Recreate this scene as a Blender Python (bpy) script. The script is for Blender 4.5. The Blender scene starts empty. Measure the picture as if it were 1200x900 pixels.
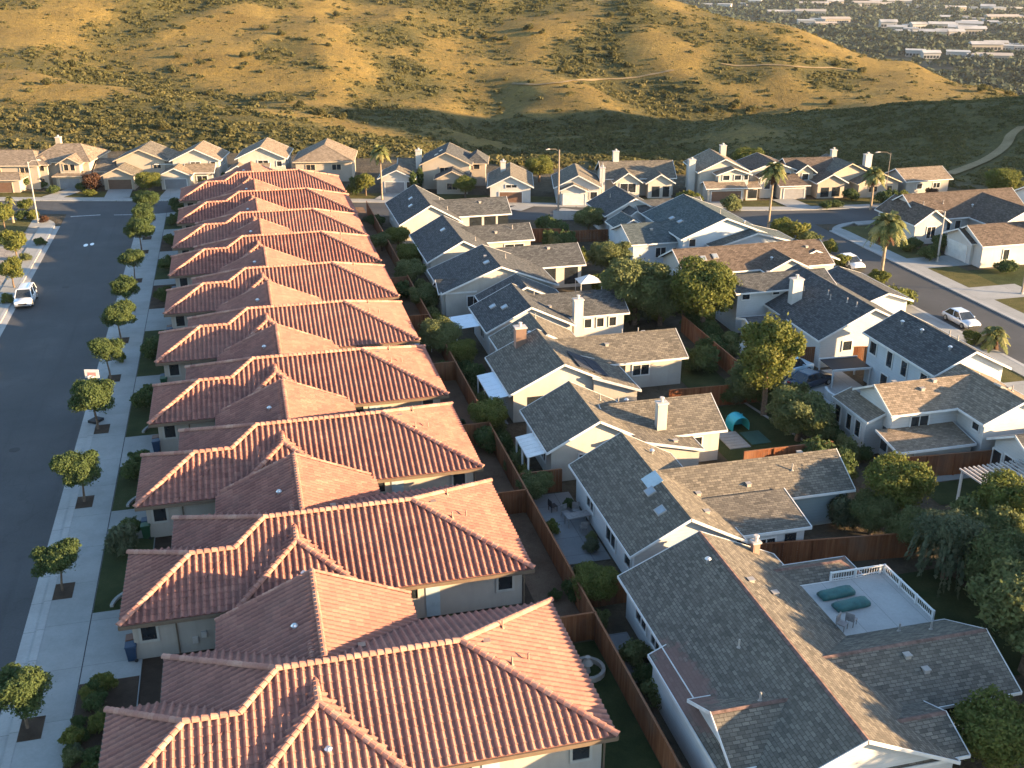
import bpy, math, random
from math import radians as R, sin, cos, pi, sqrt, atan, tan, floor
from mathutils import Vector, Matrix, noise
V = Vector
rng = random.Random(7)
scene = bpy.context.scene
COL = scene.collection

# ------------------------------------------------------------------ camera geometry
H = 37.5; FPX = 1250.0
PIT = atan(526 / FPX); YAW = atan(344 * cos(PIT) / FPX)
def ray(px, py):
    u, v = px - 600, py - 450
    fw = FPX * cos(PIT) - v * sin(PIT); dn = v * cos(PIT) + FPX * sin(PIT)
    return u, fw, dn
def at(px, py, z=0.0):
    """world point at height z seen in the photograph at a pixel: used to measure places"""
    u, fw, dn = ray(px, py); t = (H - z) / dn
    return V((t * (u * cos(YAW) + fw * sin(YAW)), t * (-u * sin(YAW) + fw * cos(YAW)), z))

# ------------------------------------------------------------------ mesh builder
class MB:
    def __init__(s): s.v = []; s.f = []; s.m = []; s.t = []; s.uv = []; s.has_uv = False
    def add(s, verts, faces, mat=0, tint=0.5, uvs=None):
        b = len(s.v); s.v += [tuple(p) for p in verts]
        for i, f in enumerate(faces):
            s.f.append(tuple(b + k for k in f)); s.m.append(mat)
            s.t.append(tint[i] if isinstance(tint, (list, tuple)) else tint)
            if uvs is not None: s.has_uv = True; s.uv.append([uvs[k] for k in f])
            else: s.uv.append(None)
        return s
    def poly(s, pts, mat=0, tint=0.5, uvs=None): return s.add(pts, [tuple(range(len(pts)))], mat, tint, uvs)
    def obox(s, c, ax, hs, mat=0, tint=0.5):
        c = V(c); a, b, d = [V(x) * h for x, h in zip(ax, hs)]
        p = [c - a - b - d, c + a - b - d, c + a + b - d, c - a + b - d, c - a - b + d, c + a - b + d, c + a + b + d, c - a + b + d]
        return s.add(p, [(3, 2, 1, 0), (4, 5, 6, 7), (0, 1, 5, 4), (1, 2, 6, 5), (2, 3, 7, 6), (3, 0, 4, 7)], mat, tint)
    def box(s, x0, x1, y0, y1, z0, z1, mat=0, tint=0.5):
        return s.obox(((x0 + x1) / 2, (y0 + y1) / 2, (z0 + z1) / 2), ((1, 0, 0), (0, 1, 0), (0, 0, 1)), (abs(x1 - x0) / 2, abs(y1 - y0) / 2, abs(z1 - z0) / 2), mat, tint)
    def tube(s, pts, rad, n=8, mat=0, tint=0.5, cap=True):
        pts = [V(p) for p in pts]
        if not isinstance(rad, (list, tuple)): rad = [rad] * len(pts)
        rings = []
        for i, p in enumerate(pts):
            d = (pts[min(i + 1, len(pts) - 1)] - pts[max(i - 1, 0)]).normalized()
            a = d.cross(V((0, 0, 1)) if abs(d.z) < .9 else V((1, 0, 0))).normalized(); b = d.cross(a)
            rings.append([p + (a * cos(2 * pi * k / n) + b * sin(2 * pi * k / n)) * rad[i] for k in range(n)])
        vs = [q for r in rings for q in r]; fs = []
        for i in range(len(pts) - 1):
            for k in range(n):
                fs.append((i * n + k, i * n + (k + 1) % n, (i + 1) * n + (k + 1) % n, (i + 1) * n + k))
        if cap: fs += [tuple(range(n)), tuple((len(pts) - 1) * n + k for k in range(n))]
        return s.add(vs, fs, mat, tint)
    def build(s, name, mats, parent=None, smooth=False, loc=None):
        me = bpy.data.meshes.new(name); me.from_pydata(s.v, [], s.f)
        if not isinstance(mats, (list, tuple)): mats = [mats]
        for m in mats: me.materials.append(m)
        me.polygons.foreach_set('material_index', s.m)
        a = me.attributes.new('tint', 'FLOAT', 'FACE'); a.data.foreach_set('value', s.t)
        if s.has_uv:
            lay = me.uv_layers.new(name='UVMap'); flat = []
            for f, u in zip(s.f, s.uv):
                for k in range(len(f)): flat += (u[k] if u is not None else (0.0, 0.0))
            lay.data.foreach_set('uv', flat)
        if smooth: me.polygons.foreach_set('use_smooth', [True] * len(s.f))
        me.update()
        return link(name, me, parent, loc)
def link(name, me, parent=None, loc=None):
    o = bpy.data.objects.new(name, me); COL.objects.link(o)
    if parent is not None: o.parent = parent
    if loc is not None: o.location = loc
    return o
def tag(o, label, cat, group=None):
    o['label'] = label; o['category'] = cat
    if group: o['group'] = group
    return o
def thing(name, label, cat, loc=(0, 0, 0), rot=0, group=None):
    o = link(name, None, None, loc); o.rotation_euler = (0, 0, rot)
    return tag(o, label, cat, group)
def struct(o, kind='structure'): o['kind'] = kind; return o
def copy_tree(o, parent=None):
    c = o.copy(); COL.objects.link(c)
    if parent is not None: c.parent = parent
    for ch in list(o.children): copy_tree(ch, c)
    return c
def dup(o, label, loc, rot=0, sc=1.0, group=None):
    c = copy_tree(o); c.location = loc; c.rotation_euler = (0, 0, rot)
    c.scale = sc if isinstance(sc, (tuple, list)) else (sc, sc, sc); c['label'] = label
    if group: c['group'] = group
    return c

# ------------------------------------------------------------------ materials
class NT:
    def __init__(s, name):
        s.m = bpy.data.materials.new(name); s.m.use_nodes = True; s.t = s.m.node_tree
        s.p = s.t.nodes['Principled BSDF']; s.out = s.t.nodes['Material Output']
    def n(s, typ, **kw):
        nd = s.t.nodes.new(typ)
        for k, v in kw.items():
            if hasattr(nd, k): setattr(nd, k, v)
            else: nd.inputs[k.replace('_', ' ')].default_value = v
        return nd
    def l(s, a, b): s.t.links.new(a, b)
    def noise(s, co, scale, detail=4, rough=.6):
        nd = s.n('ShaderNodeTexNoise'); nd.inputs['Scale'].default_value = scale; nd.inputs['Detail'].default_value = detail
        nd.inputs['Roughness'].default_value = rough; s.l(co, nd.inputs['Vector']); return nd.outputs['Fac']
    def ramp(s, fac, stops):
        nd = s.n('ShaderNodeValToRGB'); el = nd.color_ramp.elements
        while len(el) < len(stops): el.new(.5)
        for e, (p, c) in zip(el, stops): e.position = p; e.color = (*c, 1)
        s.l(fac, nd.inputs['Fac']); return nd.outputs['Color']
    def mix(s, fac, a, b, mode='MIX'):
        nd = s.n('ShaderNodeMix', data_type='RGBA', blend_type=mode)
        for sock, val in ((nd.inputs[0], fac), (nd.inputs[6], a), (nd.inputs[7], b)):
            if hasattr(val, 'is_linked'): s.l(val, sock)
            elif isinstance(val, (int, float)): sock.default_value = val
            else: sock.default_value = (*val, 1)
        return nd.outputs[2]
    def math(s, op, a, b=0.0):
        nd = s.n('ShaderNodeMath', operation=op)
        for sock, val in ((nd.inputs[0], a), (nd.inputs[1], b)):
            if hasattr(val, 'is_linked'): s.l(val, sock)
            else: sock.default_value = val
        return nd.outputs[0]
    def map(s, v, a0, a1, b0, b1):
        nd = s.n('ShaderNodeMapRange'); nd.clamp = True
        for i, x in enumerate((a0, a1, b0, b1)): nd.inputs[i + 1].default_value = x
        s.l(v, nd.inputs[0]); return nd.outputs[0]
    def attr(s, name='tint'): return s.n('ShaderNodeAttribute', attribute_name=name).outputs['Fac']
    def co(s, which='Object'): return s.n('ShaderNodeTexCoord').outputs[which]
    def pos(s): return s.n('ShaderNodeNewGeometry').outputs['Position']
    def rnd(s): return s.n('ShaderNodeObjectInfo').outputs['Random']
    def bump(s, h, strength=.4, dist=.05):
        nd = s.n('ShaderNodeBump'); nd.inputs['Strength'].default_value = strength; nd.inputs['Distance'].default_value = dist
        s.l(h, nd.inputs['Height']); s.l(nd.outputs[0], s.p.inputs['Normal'])
    def base(s, c):
        if hasattr(c, 'is_linked'): s.l(c, s.p.inputs['Base Color'])
        else: s.p.inputs['Base Color'].default_value = (*c, 1)
        return s
    def set(s, rough=.8, metal=0.0, spec=.3):
        s.p.inputs['Roughness'].default_value = rough; s.p.inputs['Metallic'].default_value = metal
        s.p.inputs['Specular IOR Level'].default_value = spec; return s
def scl(c, k): return tuple(min(1, x * k) for x in c)

def m_plain(name, c, rough=.7, metal=0.0, spec=.3, var=.12, scale=1.5):
    t = NT(name); f = t.noise(t.pos(), scale, 5)
    t.base(t.ramp(f, [(.3, scl(c, 1 - var)), (.7, scl(c, 1 + var))])).set(rough, metal, spec); return t.m
def m_shingle(name, c, c2, worn=None):
    t = NT(name); uv = t.co('UV')
    b = t.n('ShaderNodeTexBrick'); t.l(uv, b.inputs['Vector'])
    for k, v in (('Scale', 1.0), ('Mortar Size', .018), ('Mortar Smooth', .4), ('Bias', 0.0), ('Brick Width', .38), ('Row Height', .19)): b.inputs[k].default_value = v
    b.inputs['Color1'].default_value = (*scl(c, .72), 1); b.inputs['Color2'].default_value = (*scl(c2, 1.25), 1); b.inputs['Mortar'].default_value = (*scl(c, .42), 1)
    n1 = t.noise(t.pos(), .35, 6, .65); n2 = t.noise(t.pos(), 5.0, 3)
    sp = t.n('ShaderNodeSeparateXYZ'); t.l(uv, sp.inputs[0])
    wv = t.n('ShaderNodeTexNoise'); wv.inputs['Scale'].default_value = 1.0; wv.inputs['Detail'].default_value = 3
    mp = t.n('ShaderNodeMapping'); mp.inputs['Scale'].default_value = (1.6, .12, 1); t.l(uv, mp.inputs[0]); t.l(mp.outputs[0], wv.inputs['Vector'])
    col = t.mix(t.map(n1, .3, .75, 0, .55), b.outputs['Color'], scl(c2, .8))
    col = t.mix(t.map(wv.outputs['Fac'], .5, .75, 0, .35), col, scl(c, .6))
    col = t.mix(.35, col, t.ramp(n2, [(.3, (.25, .25, .25)), (.75, (1, 1, 1))]), 'MULTIPLY')
    if worn: # a weathered reddish patch along one eave
        d = t.n('ShaderNodeVectorMath', operation='SUBTRACT'); t.l(t.pos(), d.inputs[0]); d.inputs[1].default_value = worn[0]
        e = t.n('ShaderNodeVectorMath', operation='DIVIDE'); t.l(d.outputs[0], e.inputs[0]); e.inputs[1].default_value = worn[1]
        ln = t.n('ShaderNodeVectorMath', operation='LENGTH'); t.l(e.outputs[0], ln.inputs[0])
        wn_ = t.math('ADD', ln.outputs['Value'], t.math('MULTIPLY', t.math('SUBTRACT', t.noise(t.pos(), 1.6, 4), .5), 1.6)); col = t.mix(t.map(wn_, .75, 1.1, .75, 0), col, worn[2])
    t.base(col).set(.95, 0, .1)
    h = t.math('ADD', b.outputs['Fac'], t.math('MULTIPLY', n2, -.8)); t.bump(t.math('MULTIPLY', h, -1.0), .5, .04)
    return t.m
def m_tile():
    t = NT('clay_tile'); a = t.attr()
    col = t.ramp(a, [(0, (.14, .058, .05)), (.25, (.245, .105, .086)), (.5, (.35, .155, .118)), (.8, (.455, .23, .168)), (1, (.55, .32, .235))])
    g = t.noise(t.pos(), .5, 6, .7); col = t.mix(t.map(g, .45, .75, 0, .55), col, (.2, .12, .1)); g2 = t.noise(t.pos(), 1.7, 5, .7); col = t.mix(t.map(g2, .56, .72, 0, .5), col, (.14, .09, .08))
    n2 = t.noise(t.pos(), 9, 4); col = t.mix(.5, col, t.ramp(n2, [(.3, (.45, .42, .4)), (.7, (1, 1, 1))]), 'MULTIPLY')
    r = t.rnd(); col = t.mix(t.math('MULTIPLY', r, .3), col, (.33, .18, .14))
    t.base(col).set(.9, 0, .15); t.bump(n2, .3, .03); return t.m
def m_leaf(name, dark, mid, light, trans=.38):
    t = NT(name); a = t.attr(); r = t.rnd()
    c = t.ramp(t.math('ADD', t.math('MULTIPLY', a, .85), t.math('MULTIPLY', r, .15)), [(0, dark), (.5, mid), (1, light)])
    t.base(c).set(.75, 0, .2)
    tr = t.n('ShaderNodeBsdfTranslucent'); t.l(c, tr.inputs['Color'])
    mx = t.n('ShaderNodeMixShader'); mx.inputs[0].default_value = trans
    t.l(t.p.outputs[0], mx.inputs[1]); t.l(tr.outputs[0], mx.inputs[2]); t.l(mx.outputs[0], t.out.inputs['Surface'])
    return t.m
def m_asphalt():
    t = NT('asphalt'); p = t.pos(); n1 = t.noise(p, .18, 5, .6); n2 = t.noise(p, 7, 3)
    c = t.ramp(n1, [(.3, (.044, .046, .048)), (.55, (.057, .058, .06)), (.75, (.075, .075, .075))])
    mp = t.n('ShaderNodeMapping'); mp.inputs['Scale'].default_value = (.9, .03, 1); t.l(p, mp.inputs[0])
    st = t.noise(mp.outputs[0], 1.0, 4); c = t.mix(t.map(st, .55, .75, 0, .45), c, (.03, .03, .033))
    vo = t.n('ShaderNodeTexVoronoi', feature='DISTANCE_TO_EDGE'); vo.inputs['Scale'].default_value = .16
    ws = t.n('ShaderNodeVectorMath', operation='ADD'); nz = t.n('ShaderNodeTexNoise'); nz.inputs['Scale'].default_value = .5; t.l(p, nz.inputs['Vector']); t.l(p, ws.inputs[0])
    sc = t.n('ShaderNodeVectorMath', operation='SCALE'); sc.inputs['Scale'].default_value = 2.5; t.l(nz.outputs['Color'], sc.inputs[0]); t.l(sc.outputs[0], ws.inputs[1]); t.l(ws.outputs[0], vo.inputs['Vector'])
    c = t.mix(t.map(vo.outputs['Distance'], 0, .012, .25, 0), c, (.025, .025, .026))
    c = t.mix(.3, c, t.ramp(n2, [(.35, (.5, .5, .5)), (.7, (1, 1, 1))]), 'MULTIPLY')
    t.base(c).set(.85, 0, .3); t.bump(n2, .2, .02); return t.m
def m_concrete(name, c, joint=(1.8, 1.8), jw=.02):
    t = NT(name); p = t.pos()
    b = t.n('ShaderNodeTexBrick'); t.l(p, b.inputs['Vector']); b.offset = 0
    for k, v in (('Scale', 1.0), ('Mortar Size', jw), ('Brick Width', joint[0]), ('Row Height', joint[1])): b.inputs[k].default_value = v
    b.inputs['Color1'].default_value = (*scl(c, .93), 1); b.inputs['Color2'].default_value = (*scl(c, 1.05), 1); b.inputs['Mortar'].default_value = (*scl(c, .45), 1)
    n1 = t.noise(p, .5, 6, .65); n2 = t.noise(p, 6, 4)
    col = t.mix(t.map(n1, .42, .75, 0, .5), b.outputs['Color'], scl(c, .6))
    col = t.mix(.25, col, t.ramp(n2, [(.3, (.6, .6, .6)), (.7, (1, 1, 1))]), 'MULTIPLY')
    t.base(col).set(.9, 0, .2); t.bump(n2, .15, .02); return t.m
def m_ground(name, c1, c2, c3, s=1.2):
    t = NT(name); p = t.pos(); n1 = t.noise(p, s * .25, 6, .65); n2 = t.noise(p, s * 6, 4, .7)
    c = t.ramp(n1, [(.3, c1), (.5, c2), (.72, c3)])
    c = t.mix(.6, c, t.ramp(n2, [(.3, (.4, .4, .4)), (.7, (1, 1, 1))]), 'MULTIPLY')
    t.base(c).set(.95, 0, .1); t.bump(n2, .8, .1); return t.m
def m_wood():
    t = NT('fence_wood'); uv = t.co('UV'); a = t.attr()
    c = t.ramp(a, [(0, (.12, .045, .022)), (.5, (.21, .08, .036)), (1, (.27, .12, .06))])
    mp = t.n('ShaderNodeMapping'); mp.inputs['Scale'].default_value = (6, 6, .6); t.l(t.pos(), mp.inputs[0])
    n = t.noise(mp.outputs[0], 1.5, 5); c = t.mix(.6, c, t.ramp(n, [(.3, (.4, .38, .36)), (.7, (1, 1, 1))]), 'MULTIPLY')
    n3 = t.noise(t.pos(), .4, 3); c = t.mix(t.map(n3, .5, .75, 0, .6), c, (.14, .1, .075))
    t.base(c).set(.9, 0, .15); return t.m
def m_stucco(name, c):
    t = NT(name); p = t.pos(); n1 = t.noise(p, .6, 5); n2 = t.noise(p, 12, 3)
    mp = t.n('ShaderNodeMapping'); mp.inputs['Scale'].default_value = (2.5, 2.5, .25); t.l(p, mp.inputs[0]); st = t.noise(mp.outputs[0], 1.0, 4)
    col = t.ramp(n1, [(.3, scl(c, .88)), (.7, scl(c, 1.05))]); col = t.mix(t.map(st, .5, .8, 0, .35), col, scl(c, .68))
    t.base(col).set(.92, 0, .15); t.bump(n2, .3, .02); return t.m
def m_siding(name, c):
    t = NT(name); p = t.co('Object'); sx = t.n('ShaderNodeSeparateXYZ'); t.l(p, sx.inputs[0])
    fr = t.math('FRACT', t.math('MULTIPLY', sx.outputs['Z'], 4.2)); n1 = t.noise(p, .7, 5)
    col = t.ramp(n1, [(.3, scl(c, .88)), (.7, scl(c, 1.05))]); col = t.mix(t.map(fr, 0, .12, .5, 0), col, scl(c, .5))
    t.base(col).set(.75, 0, .2); t.bump(fr, .5, .03); return t.m
def m_terrain():
    t = NT('hill_grass'); p = t.pos(); a = t.attr('brush')
    n1 = t.noise(p, .06, 7, .65); n2 = t.noise(p, .5, 6, .7); n3 = t.noise(p, 2.2, 4, .7)
    g = t.ramp(n1, [(.3, (.15, .103, .034)), (.5, (.225, .157, .049)), (.7, (.3, .21, .066))])
    g = t.mix(t.map(n2, .42, .64, 0, .6), g, (.125, .098, .042)); n4 = t.noise(p, 1.1, 5, .75); g = t.mix(t.map(n4, .5, .66, 0, .6), g, (.09, .077, .035))
    b = t.ramp(n2, [(.3, (.06, .057, .024)), (.55, (.098, .087, .034)), (.75, (.145, .117, .047))])
    k = t.map(t.math('ADD', a, t.math('MULTIPLY', t.math('SUBTRACT', n2, .5), .9)), .35, .65, 0, 1)
    c = t.mix(k, g, b); n5 = t.noise(p, 4.5, 3, .75); c = t.mix(.65, c, t.ramp(n3, [(.34, (.35, .37, .33)), (.6, (1, 1, 1))]), 'MULTIPLY'); c = t.mix(.5, c, t.ramp(n5, [(.38, (.45, .46, .42)), (.58, (1.0, 1.0, 1.0))]), 'MULTIPLY'); c = t.mix(1.0, c, (1.12, 1.1, 1.06), 'MULTIPLY')
    # bare earth down in the built-up flat
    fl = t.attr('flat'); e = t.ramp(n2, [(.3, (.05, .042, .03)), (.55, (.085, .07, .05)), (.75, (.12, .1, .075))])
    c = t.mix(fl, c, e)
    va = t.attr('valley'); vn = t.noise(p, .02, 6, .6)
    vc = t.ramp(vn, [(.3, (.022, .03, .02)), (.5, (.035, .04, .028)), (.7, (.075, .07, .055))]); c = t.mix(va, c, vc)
    t.base(c).set(.95, 0, .08); t.bump(t.math('ADD', n2, t.math('MULTIPLY', n3, .6)), 1.0, .5); return t.m
M = {}
M['tile'] = m_tile()
M['asphalt'] = m_asphalt()
M['walk'] = m_concrete('sidewalk_concrete', (.275, .275, .262), (5.6, 4.4), .012)
M['curb'] = m_concrete('curb_concrete', (.33, .325, .31), (3, 3))
M['patio'] = m_concrete('patio_concrete', (.2, .2, .2), (2.2, 2.2))
M['pale'] = m_concrete('pale_deck', (.36, .355, .34), (1.9, 30), .012)
M['gravel'] = m_ground('gravel_yard', (.2, .18, .16), (.3, .27, .24), (.36, .33, .3), 3)
M['lawn'] = m_ground('lawn_grass', (.026, .038, .015), (.04, .055, .02), (.065, .072, .03), 2)
M['drylawn'] = m_ground('dry_lawn_grass', (.06, .06, .02), (.09, .085, .03), (.13, .11, .045), 2)
M['mulch'] = m_ground('mulch', (.05, .035, .025), (.075, .052, .038), (.1, .07, .05), 4)
M['dirt'] = m_ground('dirt_strip', (.12, .075, .05), (.17, .11, .075), (.22, .15, .1), 2)
M['trail'] = m_ground('trail_dirt', (.19, .14, .075), (.25, .185, .1), (.31, .235, .135), 1)
M['wood'] = m_wood()
M['stucco'] = m_stucco('cream_stucco', (.385, .335, .285))
M['cream'] = m_stucco('pale_cream_stucco', (.4, .37, .325))
M['white'] = m_siding('white_siding', (.46, .46, .45))
M['bluegrey'] = m_siding('pale_blue_siding', (.42, .46, .49))
M['teal'] = m_siding('slate_teal_siding', (.2, .25, .26))
M['greige'] = m_siding('greige_siding', (.34, .32, .28))
M['tan'] = m_stucco('tan_stucco', (.36, .305, .245))
M['wstucco'] = m_stucco('white_stucco', (.43, .415, .39))
M['trim'] = m_plain('white_trim', (.54, .53, .51), .6)
M['tantrim'] = m_plain('tan_trim', (.45, .36, .26), .7)
M['gutter'] = m_plain('brown_gutter', (.14, .1, .07), .5)
M['glass'] = m_plain('window_glass', (.02, .024, .028), .08, 0, .7, .3)
M['garage'] = m_plain('brown_garage_door', (.13, .075, .05), .6)
M['wgarage'] = m_plain('pale_garage_door', (.55, .53, .49), .6)
M['ggarage'] = m_plain('grey_garage_door', (.2, .2, .21), .6)
M['brick'] = m_concrete('brick', (.36, .23, .175), (.45, .2), .02)
M['shblue'] = m_shingle('slate_shingle', (.115, .125, .135), (.15, .155, .158))
M['shgrey'] = m_shingle('grey_shingle', (.132, .118, .1), (.18, .157, .126))
M['shworn'] = m_shingle('worn_grey_shingle', (.13, .117, .1), (.177, .155, .126), ((19.1, 40.2, 2.7), (1.1, 3.6, 3), (.17, .1, .085)))
M['redcap'] = m_plain('reddish_ridge_shingle', (.14, .09, .075), .9, 0, .1, .45, 3)
M['shtan'] = m_shingle('tan_shingle', (.2, .16, .12), (.26, .205, .155))
M['shbrown'] = m_shingle('brown_shingle', (.105, .08, .064), (.145, .112, .09))
M['shdark'] = m_shingle('charcoal_shingle', (.07, .073, .077), (.1, .101, .101))
M['shteal'] = m_shingle('teal_grey_shingle', (.072, .092, .097), (.1, .118, .12))
M['metal'] = m_plain('galvanised_metal', (.5, .5, .5), .35, .8)
M['tilevent'] = m_plain('tile_coloured_vent', (.3, .2, .15), .8)
M['roofvent'] = m_plain('weathered_roof_vent', (.3, .27, .24), .7)
M['lead'] = m_plain('painted_vent', (.45, .4, .36), .6)
M['awn'] = m_plain('awning_panel', (.5, .55, .6), .5, 0, .3, .06)
M['solar'] = m_concrete('solar_cells', (.03, .035, .05), (1.0, .5), .03)
M['skyglass'] = m_plain('skylight_glass', (.2, .23, .26), .2, 0, .6)
M['tarp'] = m_plain('blue_tarp', (.33, .4, .43), .45)
M['green'] = m_plain('dark_teal_fabric', (.025, .09, .085), .6, 0, .3, .25, 3)
M['slide'] = m_plain('turquoise_plastic', (.02, .33, .4), .35, 0, .5, .05)
M['dgreen'] = m_plain('green_mat', (.02, .07, .06), .7)
M['dark'] = m_plain('dark_rubber', (.02, .02, .022), .7)
M['furn'] = m_plain('grey_furniture', (.22, .2, .19), .7, 0, .3, .25, 4)
M['bark'] = m_plain('bark', (.12, .085, .06), .95, 0, .1, .4, 4)
M['palmbark'] = m_plain('palm_bark', (.26, .2, .14), .95, 0, .1, .3, 3)
M['pole'] = m_plain('weathered_pole', (.24, .19, .15), .9)
M['cpole'] = m_plain('pale_pole', (.3, .285, .27), .6)
M['leaf'] = m_leaf('leaf_green', (.03, .05, .016), (.06, .09, .03), (.11, .135, .045))
M['leafy'] = m_leaf('leaf_yellow_green', (.045, .062, .016), (.105, .122, .028), (.21, .19, .045))
M['leafo'] = m_leaf('leaf_olive', (.046, .068, .026), (.1, .12, .044), (.17, .175, .07))
M['leafg'] = m_leaf('leaf_grey_green', (.045, .06, .03), (.09, .108, .06), (.145, .16, .095))
M['leafr'] = m_leaf('leaf_russet', (.04, .02, .015), (.08, .04, .025), (.14, .075, .04))
M['scrub'] = m_leaf('scrub', (.06, .06, .022), (.105, .098, .036), (.18, .148, .058), .5)
M['farleaf'] = m_leaf('far_trees', (.013, .023, .013), (.03, .041, .021), (.066, .075, .036), .1)
M['palm'] = m_leaf('palm_frond', (.05, .065, .02), (.115, .13, .04), (.24, .21, .085), .25)
M['silver'] = m_plain('silver_paint', (.55, .57, .6), .25, .3, .6, .03)
M['whitecar'] = m_plain('white_paint', (.72, .73, .74), .25, 0, .6, .03)
M['navy'] = m_plain('navy_paint', (.02, .035, .06), .25, .2, .6, .05)
M['skycar'] = m_plain('pale_blue_paint', (.3, .45, .55), .3, .1, .6, .05)
M['lamp'] = m_plain('headlamp_glass', (.7, .7, .68), .15, 0, .7, .03)
M['red'] = m_plain('red_plastic', (.4, .03, .025), .4)
M['pink'] = m_plain('faded_pink_red', (.55, .2, .18), .5)
M['bluebin'] = m_plain('blue_bin', (.018, .04, .08), .5)
M['greenbin'] = m_plain('green_bin', (.015, .06, .03), .5)
M['brownbin'] = m_plain('brown_bin', (.12, .05, .03), .5)
M['wall'] = m_stucco('garden_wall_stucco', (.36, .31, .27))
M['fwall'] = m_plain('far_wall', (.32, .3, .28), .8)
M['fwall2'] = m_plain('far_wall_tan', (.33, .28, .22), .8)
M['fwall3'] = m_plain('far_wall_grey', (.33, .34, .35), .8)
M['froof2'] = m_plain('far_roof_pale', (.29, .29, .285), .9)
M['froof3'] = m_plain('far_roof_clay', (.3, .26, .22), .9)
M['froof'] = m_plain('far_roof', (.3, .29, .28), .9, 0, .2, .3, .05)

# ------------------------------------------------------------------ roofs
UP = V((0, 0, 1))
def plane(poly):
    n = V((0, 0, 0))
    for i in range(len(poly)):
        a, b = V(poly[i]), V(poly[(i + 1) % len(poly)]); n += a.cross(b)
    n.normalize()
    if n.z < 0: n = -n
    up = (UP - n * n.z)
    up = up.normalized() if up.length > 1e-4 else V((0, 1, 0))
    return n, up, up.cross(n)
def wing_polys(x0, x1, y0, y1, ax, ze, zr, h0=0.0, h1=0.0):
    """eave rectangle, ridge along ax, hip lengths at both ridge ends (0 = gable) -> roof planes, gable ends, edges"""
    if ax == 'x':
        m = (y0 + y1) / 2; a, b = V((x0 + h0, m, zr)), V((x1 - h1, m, zr))
        sw, se, ne, nw = V((x0, y0, ze)), V((x1, y0, ze)), V((x1, y1, ze)), V((x0, y1, ze))
        P = [[sw, se, b, a], [ne, nw, a, b]]
        if h0 > 0: P.append([nw, sw, a])
        if h1 > 0: P.append([se, ne, b])
        eaves = [(sw, se), (ne, nw)] + ([(nw, sw)] if h0 > 0 else []) + ([(se, ne)] if h1 > 0 else [])
        rakes = ([] if h0 > 0 else [(a, sw), (nw, a)]) + ([] if h1 > 0 else [(se, b), (b, ne)])
        lines = [(a, b)] + ([(sw, a), (nw, a)] if h0 > 0 else []) + ([(se, b), (ne, b)] if h1 > 0 else [])
    else:
        m = (x0 + x1) / 2; a, b = V((m, y0 + h0, zr)), V((m, y1 - h1, zr))
        sw, se, ne, nw = V((x0, y0, ze)), V((x1, y0, ze)), V((x1, y1, ze)), V((x0, y1, ze))
        P = [[nw, sw, a, b], [se, ne, b, a]]
        if h0 > 0: P.append([sw, se, a])
        if h1 > 0: P.append([ne, nw, b])
        eaves = [(nw, sw), (se, ne)] + ([(sw, se)] if h0 > 0 else []) + ([(ne, nw)] if h1 > 0 else [])
        rakes = ([] if h0 > 0 else [(sw, a), (a, se)]) + ([] if h1 > 0 else [(ne, b), (b, nw)])
        lines = [(a, b)] + ([(sw, a), (se, a)] if h0 > 0 else []) + ([(ne, b), (nw, b)] if h1 > 0 else [])
    return P, eaves, rakes, lines
def shingle_poly(mb, poly, th=.14):
    poly = [V(p) for p in poly]; n, up, u = plane(poly)
    if sum(((V(poly[(i + 1) % len(poly)]) - V(poly[i])).cross(V(poly[(i + 2) % len(poly)]) - V(poly[(i + 1) % len(poly)]))).z for i in range(len(poly))) < 0: poly = poly[::-1]
    mb.add(poly, [tuple(range(len(poly)))], 0, .5, [(p.dot(u), p.dot(up)) for p in poly])
    low = [p - UP * th for p in poly]
    mb.add(low, [tuple(range(len(low)))[::-1]], 0, .5, [(0, 0)] * len(low))
def board(mb, p, q, h=.2, t=.06, drop=.17, lift=.025, mat=0):
    """fascia or barge board hung along the edge p-q"""
    p, q = V(p), V(q); d = (q - p); L = d.length; d.normalize()
    out = V((d.y, -d.x, 0)); out = out.normalized() if out.length > 1e-6 else V((1, 0, 0))
    c = (p + q) / 2 + out * (t / 2 - .004) + UP * (lift - h / 2)
    mb.obox(c, (d, out, UP), (L / 2 + .03, t / 2, h / 2), mat)
TP, TC = .40, .42
def tile_h(ph, amp=.115):
    return amp * sin(pi * ph / .56) if ph < .56 else 0.0
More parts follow.
